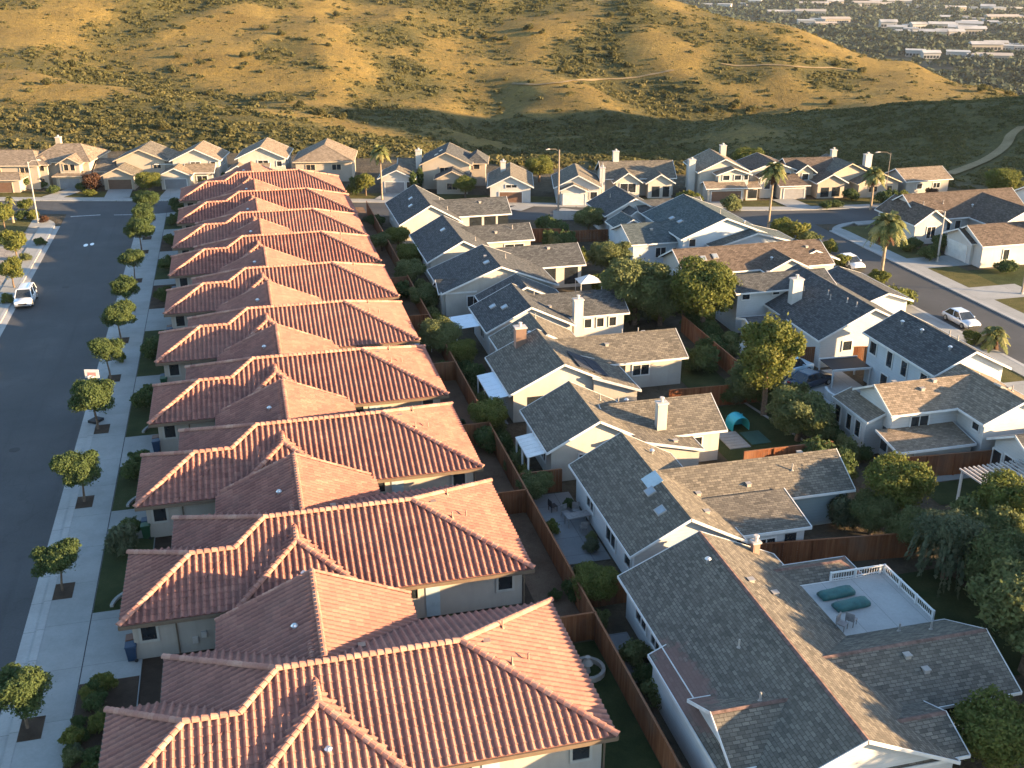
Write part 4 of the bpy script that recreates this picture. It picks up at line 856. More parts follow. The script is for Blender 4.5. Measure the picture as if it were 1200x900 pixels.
for i, (a, b) in enumerate(YARDS): rect('planting_strip', -11.15, -8.05, a, b, .137, 'mulch' if i in (0, 5, 7) else 'lawn')
# left side of the left street
slab('gutter', [(-26.0, 60), (-25.3, 60), (-25.3, 157), (-26.0, 157)], 0, .03, 'curb')
slab('kerb', [(-26.4, 60), (-26.0, 60), (-26.0, 157), (-26.4, 157)], 0, .14, 'curb')
crn = [V((-26.0 - 6.2 * (1 - cos(t)), 157 + 6.2 * sin(t), 0)) for t in [pi / 2 * k / 8 for k in range(9)]]
slab('corner_pavement', [(p.x, p.y) for p in crn] + [(-34, 163.2), (-34, 157)], 0, .135, 'walk')
slab('sidewalk', [(-28.0, 60), (-26.4, 60), (-26.4, 157), (-28.0, 157)], 0, .13, 'walk')
rect('gravel_yard', -75, -28.0, 60, 157, .06, 'gravel')
rect('driveway', -48, -28, 124, 129.5, .075, 'walk'); rect('driveway', -48, -27.9, 146.5, 153, .075, 'walk'); rect('corner_bed', -62, -29.5, 154, 162, .15, 'drylawn')
# right street
slab('kerb', [(77.4, 0), (77.85, 0), (77.85, 128), (77.4, 128)], 0, .14, 'curb'); slab('sidewalk', [(77.85, 0), (79.8, 0), (79.8, 128), (77.85, 128)], 0, .13, 'walk')
crn = [V((77.4 + 6.5 * (1 - cos(t)), 126 + 5.6 * sin(t), 0)) for t in [pi / 2 * k / 8 for k in range(9)]]
slab('corner_pavement', [(p.x, p.y) for p in crn[::-1]] + [(79.8, 126), (79.8, 129.4), (83.9, 130.2)][:1] + [(79.6, 129)], 0, .136, 'walk')
slab('sidewalk', [(83, 129.9), (112, 129), (112, 131.4), (83, 131.7)], 0, .13, 'walk')
rect('front_lawn', 79.8, 84, 60, 129.5, .06, 'drylawn'); rect('driveway', 79.8, 86, 96.5, 101.0, .08, 'walk'); rect('driveway', 79.8, 86, 109, 113.4, .08, 'walk'); rect('front_lawn', 84, 110, 80, 107, .05, 'lawn')
slab('kerb', [(69.45, 0), (69.9, 0), (69.9, 131), (69.45, 131)], 0, .14, 'curb'); slab('sidewalk', [(67.9, 0), (69.45, 0), (69.45, 131), (67.9, 131)], 0, .13, 'walk')
rect('front_lawn', 61.5, 67.9, 40, 129, .06, 'drylawn'); rect('driveway', 60, 67.9, 70.5, 75.5, .08, 'walk'); rect('driveway', 62, 67.9, 86, 90.5, .08, 'walk')
# yards between the rows
rect('patio', 17.5, 20.9, 56.2, 65.6, .06, 'patio'); rect('back_lawn', 34.3, 41.6, 66.8, 77, .05, 'lawn'); rect('back_lawn', 35.2, 41.2, 39.5, 50.0, .05, 'lawn'); rect('back_lawn', 46, 52.2, 57.2, 60.2, .05, 'lawn')
rect('garden_path', 46.2, 54, 60.3, 61.2, .055, 'walk'); rect('back_lawn', 37.0, 41, 80, 90, .05, 'lawn'); rect('patio', 45.6, 52.4, 72, 82.4, .05, 'pale'); rect('patio', 17.8, 19.2, 44, 48.5, .06, 'patio'); rect('patio', 17.6, 19.5, 78, 84, .055, 'patio')
sheet('lawn_edging', [(40.2, 77), (40.5, 77), (42.1, 66.8), (41.8, 66.8)], .16, 'walk')
# paint on the road
mb = MB()
mb.add([(-24.6, 162.3, .021), (-20.5, 162.3, .021), (-20.5, 162.7, .021), (-24.6, 162.7, .021)], [(0, 1, 2, 3)]); mb.add([(-18.6, 161.8, .021), (-15.6, 161.3, .021), (-15.6, 161.6, .021), (-18.6, 162.1, .021)], [(0, 1, 2, 3)])
struct(mb.build('road_marking', m_plain('worn_paint', (.3, .3, .3), .8, 0, .2, .4, 4)))
mb = MB()
for cx, s in ((-20.75, 1), (-20.0, .9)):
    mb.poly([(cx + .3 * s * cos(t * pi / 3.5), 145.6 + (cx + 20.7) * .5 + .75 * s * sin(t * pi / 3.5), .02) for t in range(7)])
struct(mb.build('road_marking', m_plain('white_road_paint', (.75, .75, .74), .8)))
for k, (px, py, w) in enumerate([(80, 226, 3.4), (140, 226, 3.8), (206, 226, 3.6), (464, 227, 3.4), (595, 242, 3.6), (673, 245, 3.4), (846, 242, 4.8), (930, 240, 3.6)]):
    p = at(px, py); q = min(FKs, key=lambda f: (f - p).length); d = (p - q).normalized(); s = V((-d.y, d.x, 0)) * (w / 2); e = p + d * 3.5; q = q + d * 1.9
    sheet('driveway', [(q + s).xy, (q - s).xy, (e - s).xy, (e + s).xy], .14, 'walk')
for k, (x, y, lab) in enumerate([(-19.5, 83.0, 'iron manhole cover in the left street before the fourth tiled house'), (-21.0, 127.0, 'iron manhole cover in the left street near its far end'), (73.2, 101.5, 'iron manhole cover in the right-hand street between the two pale cars')]):
    mb = MB(); mb.tube([(0, 0, .0), (0, 0, .012)], .42, 18); mb.tube([(0, 0, .012), (0, 0, .016)], .33, 18); tag(mb.build('manhole_cover', M['dark'], loc=(x, y, .014)), lab, 'manhole cover', 'manhole covers')
# dirt trails over the hills
TRAILS = []
def trail(pxs, w, name='hill_path'):
    pts = [drop(*p) for p in pxs]; pts = [p for p in pts if p]
    line = cr([(p.x, p.y) for p in pts], 8); TRAILS.extend(line); A, B = off(line, w / 2), off(line, -w / 2); mb = MB()
    for i in range(len(line) - 1):
        q = [A[i], A[i + 1], B[i + 1], B[i]]; mb.add([(p.x, p.y, terr(p.x, p.y)[0] + .22) for p in q], [(0, 1, 2, 3)])
    return struct(mb.build(name, M['trail']))
trail([(1198, 150), (1185, 160), (1178, 172), (1160, 186), (1138, 196), (1112, 206)], 2.0)
trail([(845, 76), (880, 78), (930, 79), (975, 80), (1000, 84)], 1.0)
trail([(600, 100), (650, 98), (700, 95), (740, 92), (790, 84)], 1.1)
# ------------------------------------------------------------------ plants
def rdir(r):
    z = r.uniform(-1, 1); a = r.uniform(0, 2 * pi); s = sqrt(1 - z * z); return V((s * cos(a), s * sin(a), z))
def leaves(mb, lobes, n, leaf, r, hollow=.55, stretch=1.5, spread=.9, floor_z=None):
    wt = [l[3] * l[4] + l[4] * l[5] + l[3] * l[5] for l in lobes]
    base = [r.uniform(.2, .75) for _ in lobes]
    for _ in range(n):
        k = r.choices(range(len(lobes)), wt)[0]; l = lobes[k]; d = rdir(r)
        if d.z < -.3 and r.random() < .5: d.z = -d.z
        q = hollow + (1 - hollow) * r.random() ** .6
        q *= .86 + .34 * noise.noise((d.x * 2.3 + l[0] * 3, d.y * 2.3 + k * 4.1, d.z * 2.3)) + .1
        if r.random() < .1: q *= r.uniform(1.0, 1.28)
        p = V((l[0] + d.x * l[3] * q, l[1] + d.y * l[4] * q, l[2] + d.z * l[5] * q))
        if floor_z is not None and p.z < floor_z: continue
        nn = (d + rdir(r) * spread).normalized(); a = nn.cross(rdir(r)).normalized(); b = nn.cross(a); s = leaf * r.uniform(.6, 1.35)
        a *= s * stretch * .5; b *= s * .5
        cl = .5 + .5 * noise.noise((p.x * 1.3 / max(.4, l[3]) * 1.2, p.y * 1.3 / max(.4, l[3]) * 1.2, p.z * 1.3 + k))
        mb.add([p - a, p - b * .9 + a * .1, p + a, p + b * .9 + a * .1], [(0, 1, 2, 3)], 0, max(0, min(1, base[k] * .35 + cl * .45 + r.random() * .35)))
def mk_lobes(r, n, R_, hz, zc, big=.62):
    out = [(0, 0, zc, R_ * .72, R_ * .72, hz * .75)]
    for i in range(n):
        a = 2 * pi * i / n + r.uniform(-.4, .4); e = r.uniform(-.55, .8); rr = R_ * r.uniform(.24, .52)
        d = (R_ - rr) * r.uniform(.7, 1.15) * cos(e * .9)
        out.append((d * cos(a), d * sin(a), zc + e * hz * .75, rr, rr, rr * r.uniform(.7, .95)))
    return out
def trunk_mesh(r, lobes, h, r0, lean=.1):
    mb = MB(); top = V((r.uniform(-lean, lean), r.uniform(-lean, lean), h))
    mb.tube([(0, 0, -.1), top * .35 + V((r.uniform(-.05, .05), 0, 0)), top * .7, top], [r0 * 1.3, r0, r0 * .85, r0 * .6], 8)
    for l in lobes[1:]:
        e = V(l[:3]); s = top * r.uniform(.75, 1.0); m = s.lerp(e, .5) + V((0, 0, -.12 * h * r.random()))
        mb.tube([s, m, e], [r0 * .5, r0 * .33, r0 * .12], 5)
    return mb
PROTO = {}
def tree_proto(key, name, cat, R_, hz, zc, th, tr, n, leaf, mat, seed, lob=7, hollow=.55, stretch=1.5, extra=None):
    r = random.Random(seed); lobes = mk_lobes(r, lob, R_, hz, zc)
    root = thing(name, '', cat); trunk_mesh(r, lobes, th, tr).build('trunk', M['bark'], root, True)
    mb = MB(); leaves(mb, lobes, n, leaf, r, hollow, stretch)
    if extra: extra(mb, r)
    mb.build('crown', M[mat], root); PROTO[key] = [root, R_, zc, False]
def shrub_proto(key, name, R_, hz, n, leaf, mat, seed, lob=6, stretch=1.5):
    r = random.Random(seed); lobes = mk_lobes(r, lob, R_, hz, hz * .8); mb = MB(); leaves(mb, lobes, n, leaf, r, .45, stretch, .9, .02)
    o = mb.build(name, M[mat]); tag(o, '', 'shrub'); PROTO[key] = [o, R_, hz * .8, False]
def put(key, loc, s, label, group=None, rot=None, sq=1.0):
    pr = PROTO[key]; rot = rng.uniform(0, 6.28) if rot is None else rot
    if not pr[3]:
        pr[3] = True; o = pr[0]; o.location = loc; o.rotation_euler = (0, 0, rot); o.scale = (s, s, s * sq); o['label'] = label
        if group: o['group'] = group
        return o
    return dup(pr[0], label, loc, rot, (s, s, s * sq), group)
def putpx(key, px, py, r, label, group=None, sq=1.0, z0=0.0):
    """crown centre seen at (px, py), crown radius r metres"""
    r *= 1.16 if key[:4] in ('roun', 'dens', 'tall', 'will') else 1.08
    pr = PROTO[key]; s = r / pr[1]; p = at(px, py, z0 + pr[2] * s * sq); p.z = z0
    return put(key, p, s, label, group, None, sq)
for k in range(3): tree_proto('street%d' % k, 'street_tree', 'tree', 1.6, 1.2, 2.35, 1.7, .07, 17000, .088, 'leaf', 40 + k, 12)
for k in range(2): tree_proto('round%d' % k, 'shade_tree', 'tree', 2.6, 2.3, 3.1, 2.4, .2, 22000, .14, 'leafy', 50 + k, 16)
for k in range(2): tree_proto('dense%d' % k, 'evergreen_tree', 'tree', 2.6, 2.4, 3.0, 2.2, .2, 22000, .14, 'leafo', 60 + k, 16)
tree_proto('tall', 'slender_tree', 'tree', 1.9, 3.0, 4.0, 3.2, .16, 20000, .14, 'leafy', 71, 18)
tree_proto('small', 'garden_tree', 'tree', 1.4, 1.3, 2.0, 1.5, .09, 6000, .13, 'leafy', 72, 10)
def droop(mb, r):
    for i in range(170):
        a = r.uniform(0, 6.28); R0 = r.uniform(.6, 2.5); z = r.uniform(3.0, 4.6) - R0 * .35; L = r.uniform(1.0, 2.4)
        for k in range(9):
            t = k / 8; p = V((cos(a) * (R0 + .35 * t), sin(a) * (R0 + .35 * t), z - L * t))
            b = V((-sin(a), cos(a), 0)) * .1 + rdir(r) * .05; d = V((cos(a) * .1, sin(a) * .1, -.2)) + rdir(r) * .08
            mb.add([p - b, p + d, p + b, p - d * .6], [(0, 1, 2, 3)], 0, r.random())
tree_proto('willow', 'weeping_tree', 'tree', 2.5, 1.9, 3.4, 2.8, .2, 12600, .11, 'leafg', 73, 14, extra=droop)
tree_proto('cypress', 'cypress_tree', 'tree', .7, 2.2, 2.3, 1.5, .08, 3500, .14, 'leaf', 74, 8)
for k in range(3): shrub_proto('bush%d' % k, 'garden_shrub', 1.0, .8, 2600, .11, 'leaf', 80 + k)
for k in range(2): shrub_proto('ybush%d' % k, 'garden_shrub', 1.0, .8, 2600, .11, 'leafy', 84 + k)
shrub_proto('obush', 'garden_shrub', 1.0, .8, 2600, .11, 'leafo', 87); shrub_proto('gbush', 'flax_clump', 1.0, .9, 2000, .11, 'leafg', 88, 6, 3.0); shrub_proto('rbush', 'garden_shrub', 1.0, .85, 2600, .11, 'leafr', 89)
# street trees along the kerb in front of the tiled houses
GT = 'young street trees along the kerb'
TY = [48.2, 61.0, 72.6, 85.2, 96.4, 106.6, 116.6, 127.3, 140.0, 147.0, 157.5]
TN = ['nearest', 'second', 'third', 'fourth', 'fifth', 'sixth', 'seventh', 'eighth', 'ninth', 'tenth', 'last']
for i, y in enumerate(TY):
    put('street%d' % (i % 3), (-13.3 + rng.uniform(-.15, .15), y, .13), rng.uniform(.95, 1.3) * (1.08 if i in (0, 6) else 1), '%s young street tree counted from the camera, in its own square pit along the kerb' % TN[i], GT, None, rng.uniform(.9, 1.15))
    rect('tree_pit', -13.7, -12.55, y - 1.0, y + .8, .139, 'mulch')
# planting beside the driveways
def onbed(k, kinds, y0, y1, n, lab, r0=.6, r1=1.0):
    for j in range(n):
        y = y0 + (y1 - y0) * (j + .5) / n + rng.uniform(-.3, .3); x = -10.2 + rng.uniform(-.7, .75)
        put(kinds[j % len(kinds)], (x, y, .13), rng.uniform(r0, r1), lab, 'shrubs in the planting strips')
onbed(0, ['bush0', 'ybush0', 'bush1', 'obush', 'gbush', 'bush2', 'ybush1'], 37, 50.8, 30, 'low shrub in the mulch bed left of the nearest tiled house', .4, .75)
BN = ['', 'second', 'third', 'fourth', 'fifth', 'sixth', 'seventh', 'eighth', 'ninth']
for i, (y, s, k) in enumerate([(64.6, 1.25, 'gbush'), (75.2, 1.2, 'bush0'), (88.5, 1.25, 'bush1'), (101, 1.3, 'bush2'), (118.6, .95, 'bush0'), (131, 1.1, 'bush1'), (142.5, 1.0, 'bush2'), (153.5, 1.0, 'bush0')]):
    put(k, (-9.9, y, .13), s, 'big dark shrub in the %s planting strip from the camera' % BN[i + 1], 'big shrubs in the planting strips', None, 1.15)
    if i < 6: put('bush%d' % ((i + 1) % 3), (-9.6, y + 2.3, .13), s * .8, 'smaller shrub behind the big one in the %s planting strip' % BN[i + 1], 'small shrubs in the planting strips')
put('ybush0', (-12.9, 100.4, .13), .75, 'bright low shrub at the foot of the fifth street tree', 'shrubs in the planting strips')
for i, (x, y) in enumerate([(-8.6, 157.5), (-9.2, 160.0), (-7.5, 163.0), (-6.0, 166.5), (-10, 164.0), (-2.0, 168.5)]): putp = put('bush%d' % (i % 3), (x, y, .05), 1.25, 'dark shrub at the cross street end of the tiled row', 'shrubs at the end of the tiled row')
def edging(cx, cy, r, a0, a1):
    mb = MB()
    for k in range(10): mb.obox((cx + r * cos(R(a0 + (a1 - a0) * (k + .5) / 10)), cy + r * sin(R(a0 + (a1 - a0) * (k + .5) / 10)), .2), ((-sin(R(a0 + (a1 - a0) * (k + .5) / 10)), cos(R(a0 + (a1 - a0) * (k + .5) / 10)), 0), (cos(R(a0 + (a1 - a0) * (k + .5) / 10)), sin(R(a0 + (a1 - a0) * (k + .5) / 10)), 0), UP), (r * R(a1 - a0) / 20 + .02, .1, .1))
    struct(mb.build('bed_edging', M['curb']))
edging(-8.2, 58.2, 1.9, 95, 175); edging(-8.2, 70.8, 1.9, 95, 175); edging(-8.0, 83.3, 1.8, 95, 175)
# left-hand gravel gardens
for key, px, py, r, lab in [('small', 13, 316, 1.45, 'yellow-green lollipop tree in the gravel yard nearest the parked car'), ('small', 16, 284, 1.6, 'yellow-green tree in the gravel yard beside the middle driveway'), ('small', 2, 250, 1.6, 'yellow tree at the left edge near the street corner'), ('bush0', 47, 283, .8, 'dark shrub on the gravel beside the left kerb'), ('obush', 30, 301, .75, 'flat round shrub ringed by gravel, left of the kerb'), ('bush1', 3, 281, 1.0, 'dark shrub at the left edge by the driveway'), ('bush2', 25, 252, 1.0, 'dark shrub under the tall street light'), ('ybush0', 38, 252, 1.0, 'green shrub on the corner bed by the street light'), ('rbush', 52, 257, .7, 'small dark russet shrub at the corner pavement'), ('ybush1', 30, 240, 1.2, 'yellowish shrub at the back of the corner bed'), ('ybush0', 8, 350, .8, 'low yellow-green shrub left of the parked car')]:
    putpx(key, px, py, r, lab)
# narrow gardens between the redwood fence and the middle houses, then the yards further right
for key, px, py, r, lab, sq in [
    ('round0', 697, 683, 1.35, 'leafy garden tree against the redwood fence beside the bare patio', .8), ('bush0', 674, 690, .9, 'dark shrub low on the house side of the fence near the patio', 1), ('obush', 742, 764, 1.0, 'shrub against the fence left of the nearest grey house', 1), ('obush', 775, 808, 1.1, 'shrub beside the white wall of the nearest grey house', 1), ('bush1', 758, 790, .8, 'dark shrub between fence and nearest grey house', 1),
    ('dense0', 627, 568, 1.2, 'grey-green garden tree at the far end of the bare patio', .75), ('round1', 572, 488, 1.55, 'bright yellow-green tree between the fence and the third grey house', .8), ('bush2', 572, 515, 1.2, 'dark shrub below the bright tree by the fence', 1.2), ('dense1', 515, 393, 2.0, 'dark bushy tree behind the fence beside the midway house', .75), ('round0', 541, 412, 1.35, 'yellow-green tree left of the pale patio cover', .8), ('bush0', 556, 440, 1.3, 'dark shrub left of the pale patio cover', 1.2), ('dense0', 497, 347, 1.6, 'bushy tree left of the midway patio awning', .75), ('bush1', 520, 432, 1.1, 'shrub just inside the fence near the yellow-green tree', 1), ('dense1', 480, 318, 1.8, 'dark hedge tree left of the sunlit porch roof', .7), ('round1', 467, 278, 1.6, 'sunlit lime-green tree left of the second middle house', .75), ('round0', 482, 298, 1.7, 'sunlit lime-green tree just below its twin by the fence', .75), ('dense0', 447, 282, 1.5, 'dark bush by the fence near the far tiled roofs', .7), ('bush2', 500, 440, .9, 'small shrub in the side yard beyond the fence corner', 1), ('bush0', 470, 340, 1.3, 'dark shrub at the foot of the fence midway', 1.1), ('bush1', 440, 258, 1.3, 'dark shrub left of the slate-shingled end house', 1),
    ('dense0', 745, 335, 3.30, 'large dark evergreen in the yards, left of the round sunlit tree', .95), ('dense1', 775, 345, 2.8, 'dark evergreen between the large one and the round sunlit tree', .9), ('round0', 826, 341, 3.19, 'big round sunlit tree in front of the brown-shingled house', 1.0), ('ybush0', 768, 366, 1.5, 'low yellow-flowering shrub under the dark evergreens', 1), ('dense0', 715, 300, 2.4, 'dark tree behind the dark-shingled midway house', .8), ('dense1', 690, 256, 2.0, 'bushy tree beside the orange-lit fence', .8), ('bush0', 650, 268, 1.8, 'dark shrub mass left of the orange-lit fence', 1.1), ('bush1', 640, 262, 1.6, 'dark shrub beside the pale garage house', 1.1),
    ('tall', 902, 415, 2.40, 'slender yellow-lit tree in front of the broad slate-roofed house', .95), ('dense1', 880, 445, 2.04, 'darker tree at the foot of the slender yellow-lit tree', .8), ('bush2', 823, 420, 1.9, 'dark shrub along the back fence left of the slender tree', .9), ('bush0', 836, 405, 1.6, 'dark shrub under the back fence behind the long brown wing', .9),
    ('dense0', 938, 484, 2.30, 'round olive hedge tree right of the small back lawn', .8), ('dense1', 955, 497, 1.6, 'olive hedge tree in front of the white skirted house', .75), ('bush1', 958, 530, 1.6, 'dark shrub below the olive hedge trees', 1.1), ('bush2', 985, 545, 1.5, 'dark shrub at the corner of the slate teal wing', 1.1), ('bush0', 905, 470, 1.2, 'dark shrub at the top corner of the small back lawn', 1),
    ('round1', 1052, 572, 2.25, 'large yellow-lit tree right of the slate teal wing', .9), ('dense0', 1024, 600, 1.5, 'dark tree behind the slate teal wing', .85), ('gbush', 988, 600, 1.2, 'grey-green shrub against the slate teal wall', 1.2), ('willow', 1116, 625, 2.2, 'weeping grey-green tree behind the roof deck', .95), ('dense1', 1076, 622, 1.7, 'dark tree between the yellow-lit tree and the weeping tree', .85), ('dense0', 1148, 628, 2.2, 'dark evergreen right of the weeping tree', .95), ('round0', 1187, 598, 2.50, 'golden-topped tree at the right edge below the pergola', .95), ('dense1', 1180, 668, 2.2, 'dark evergreen at the right edge below the golden-topped tree', .95), ('round1', 1170, 868, 2.12, 'sunlit yellow-green tree in the bottom right corner', .8), ('dense0', 1215, 720, 2.99, 'dark evergreen cut by the right edge', .95),
    ('round1', 545, 218, 1.7, 'bushy golden-green tree before the rounded tan gable', .8), ('cypress', 492, 208, .7, 'dark narrow cypress left of the slate two-storey house', .85), ('cypress', 484, 212, .7, 'dark narrow cypress, the left one of a pair', .8), ('small', 428, 213, 1.6, 'yellow-green garden tree beside the tall back-row palm', .9), ('bush0', 418, 218, 1.6, 'dark shrub left of the back-row palm', 1.2), ('round0', 632, 196, 2.2, 'green tree behind the white brown-garage house', .8), ('round1', 876, 190, 2.6, 'bright green tree behind the tall two-storey house', .85), ('round0', 735, 218, 1.6, 'yellow-green tree before the long grey house', .7), ('ybush1', 803, 231, 1.4, 'sunlit hedge before the long grey house', 1), ('ybush0', 815, 234, 1.3, 'sunlit hedge at the foot of the chimney of the tall house', 1),
    ('obush', 858, 238, 1.7, 'reddish olive shrub in front of the tall two-storey house', 1), ('ybush0', 915, 268, 2.0, 'large round hedge on the near street corner under the slender palm', 1), ('ybush1', 932, 272, 2.0, 'large round hedge right of its twin under the slender palm', 1), ('obush', 948, 280, 1.6, 'round hedge at the kerb end of the corner planting', 1), ('ybush0', 973, 289, 1.2, 'round yellow-green shrub on the verge above the white car', 1.1), ('ybush1', 986, 306, 1.2, 'yellow-green shrub touching the white car', 1), ('ybush0', 1030, 325, 1.5, 'shrub at the base of the big fan palm', .8), ('ybush1', 1053, 349, 1.9, 'broad yellow-green hedge on the verge behind the slate two-storey roof', .9), ('ybush0', 1140, 396, 1.1, 'yellow-green shrub beside the small palm', .9),
    ('bush0', 1040, 232, 1.8, 'dark shrub mass behind the right far palm', 1), ('ybush0', 1058, 232, 1.4, 'sunlit shrub in front of the long low house', 1.1), ('rbush', 1092, 228, 1.3, 'russet shrub before the long low house', 1), ('round1', 1175, 215, 2.6, 'sunlit tree on the rise beyond the long low house', .8), ('bush1', 1070, 285, 1.2, 'dark shrub beside the small white gable', 1), ('bush2', 1105, 285, 1.6, 'dark shrub under the large cream gable', 1.1), ('bush0', 1090, 296, 1.4, 'dark shrub left of the panelled white garage', 1), ('ybush1', 1063, 290, 1.0, 'bright low shrub on the lawn beside the fan palm', .8), ('bush1', 1180, 312, 1.4, 'dark shrub on the lawn at the right edge', .9), ('bush2', 998, 228, 1.3, 'dark shrub left of the grey-roofed house', 1), ('bush0', 968, 240, 1.1, 'dark hedge before the arched porch', .8), ('bush1', 980, 239, 1.1, 'dark hedge right of the arched porch', .8),
    ('bush0', 50, 216, .9, 'shrub beside the grey garage of the bay-fronted house', 1), ('rbush', 108, 214, 1.8, 'dark russet tree-shrub between two cream houses', 1.1), ('bush1', 62, 222, 1.0, 'shrub left of the grey garage', 1), ('ybush0', 105, 226, 1.2, 'green shrub on the lawn below the russet one', .6), ('round0', 174, 212, 1.9, 'garden tree between the garage-fronted houses of the left back row', .75), ('ybush1', 166, 226, 1.2, 'green shrub below the garden tree on the back-row verge', .6), ('bush2', 23, 213, 1.6, 'dark shrub between the first two back-row houses', 1.1), ('bush0', 10, 216, 1.5, 'dark shrub at the left edge before the back row', 1), ('ybush0', 258, 207, 1.2, 'yellow-green shrub left of the gabled porch', 1), ('ybush1', 240, 216, 1.2, 'green shrub before the stepped tan roofs', .8), ('bush1', 95, 219, .9, 'shrub against the right corner of the bay-fronted house', 1.2)]:
    putpx(key, px, py, r, lab, None, sq)
for i, (x, y, r) in enumerate([(44.5, 30, 4.2), (47, 24, 4.2), (44, 37, 3.8), (50, 17, 4.2), (54, 29, 4.2), (48, 42, 3.6)]): put('dense%d' % (i % 2), (x, y, 0), r / 2.6, 'dark evergreen in the yards right of the roof-deck house, outside the frame', 'evergreens beyond the right edge')
r = random.Random(31)
for k in range(34): # house side of the long fence
    y = 50 + k * 1.95 + r.uniform(-.6, .6)
    if 55.5 < y < 66 and r.random() < .6: continue
    x = r.uniform(17.7, 18.6); s = r.uniform(.6, 1.05)
    put(r.choice(['bush0', 'bush1', 'obush', 'ybush0', 'ybush1', 'obush', 'bush2']), (x, y, 0), s, 'leafy shrub in the narrow garden on the house side of the long redwood fence', 'shrubs along the redwood fence', None, r.uniform(1.1, 1.7))
for k in range(34): # along both sides of the back fence between the middle and right rows
    y = r.uniform(62, 112); x = 42 + r.choice((-1, 1)) * r.uniform(.8, 3.0) + (y - 80) * .02
    if 45 < x < 53 and 71 < y < 83: continue
    if 66 < y < 77 and x < 42: x = r.uniform(42.5, 44.5)
    put(r.choice(['bush0', 'bush1', 'obush', 'ybush0', 'obush', 'gbush']), (x, y, 0), r.uniform(.8, 1.5), 'leafy shrub along the back fence between the middle and right-hand houses', 'shrubs along the back fence', None, r.uniform(1.0, 1.5))
for k in range(16):
    y = r.uniform(97, 131); x = r.uniform(36.8, 44.5)
    put(r.choice(['bush0', 'bush1', 'obush', 'ybush1', 'obush']), (x, y, 0), r.uniform(.9, 1.6), 'leafy shrub in the overgrown yards left of the brown-shingled house', 'shrubs of the overgrown yards', None, r.uniform(1.0, 1.4))
# potted and low plants along the second tiled house
for i, (px, py) in enumerate([(527, 727), (540, 726), (556, 724), (592, 716)]): putpx('bush%d' % (i % 3), px, py, .42, 'small potted-size plant along the south wall of the second tiled house', 'small plants by the second tiled house')
for i in range(9): put(['bush0', 'obush', 'gbush'][i % 3], (15.4 + rng.uniform(-.3, .9), 53 + i * 12.0 + rng.uniform(-2, 2), .04), rng.uniform(.4, .6), 'low plant in the dirt strip behind the tiled houses', 'low plants behind the tiled houses')
# palms
def frond(mb, r, base, az, el, L, w):
    d = V((cos(az), sin(az), 0)); pts = []
    for k in range(9):
        t = k / 8; pts.append(base + d * (L * t * cos(el) * (1 - .12 * t)) + UP * (L * (sin(el) * t - (.5 + .2 * cos(el)) * t * t)))
    side = V((-d.y, d.x, 0)); tn = r.uniform(.1, .9)
    mb.tube(pts, [.035, .03, .028, .025, .02, .018, .015, .012, .01], 4, 0, .9, False)
    for k in range(1, 9):
        for h in (0, .5):
            t = min(1, (k - h) / 8); i = min(7, int(t * 8)); p = pts[i].lerp(pts[i + 1], t * 8 - i); fw = (pts[i + 1] - pts[i]).normalized()
            for sg in (-1, 1):
                l = w * (sin(pi * min(1, t * .92 + .08)) * .8 + .25) * r.uniform(.85, 1.1); e = p + side * sg * l * .8 + fw * l * .5 - UP * l * r.uniform(.15, .5)
                mb.add([p - fw * .11, p + fw * .12, e + fw * .05, e - fw * .06], [(0, 1, 2, 3)], 0, max(0, min(1, tn + r.uniform(-.25, .25))))
def palm(name, label, loc, h, L, nf, tr, seed, w=.55, group=None, skirt=True):
    r = random.Random(seed); root = thing(name, label, 'palm', loc, 0, group)
    mb = MB(); n = 9; lean = r.uniform(-.25, .25)
    mb.tube([(lean * (k / n) ** 2, 0, h * k / n - .05) for k in range(n + 1)], [tr * (1.35 if k == 0 else 1.0 + .08 * (k % 2) - .03 * k) for k in range(n + 1)], 9)
    mb.build('trunk', M['palmbark'], root)
    fb = MB(); top = V((lean, 0, h))
    for i in range(nf):
        az = i * 2.39996 + r.uniform(-.2, .2); q = i / nf; frond(fb, r, top + UP * .1, az, 1.25 - 1.6 * q + r.uniform(-.1, .1), L * r.uniform(.85, 1.1), w)
    fb.build('crown', M['palm'], root)
    if skirt:
        sb = MB()
        for i in range(16): frond(sb, r, top - UP * .15, r.uniform(0, 6.28), -.75 + r.uniform(-.15, .1), L * .55, w * .6)
        sb.build('dead_fronds', M['leafr'], root)
    return root
GP = 'palms along the streets'
palm('feather_palm', 'big bushy feather palm on the verge beyond the white car', at(1032, 326), 6.6, 2.9, 44, .2, 5, .75, GP)
palm('feather_palm', 'slender palm at the near corner of the cross street, before the grey garage', at(900, 268), 8.2, 2.3, 36, .16, 6, .55, GP)
palm('feather_palm', 'palm on the far kerb before the grey-roofed house with the cream gable', at(1020, 246), 5.4, 2.1, 36, .17, 8, .55, GP)
palm('feather_palm', 'tall thin palm just right of the last tiled roof', at(448, 235), 7.6, 1.9, 30, .13, 9, .5, GP)
palm('feather_palm', 'small yellow palm beside the silver car', at(1162, 409), 1.5, 1.9, 26, .17, 10, .5, GP)
palm('feather_palm', 'short bare-topped palm in the left corner bed', at(16, 262), 3.4, .9, 14, .17, 12, .3, GP)
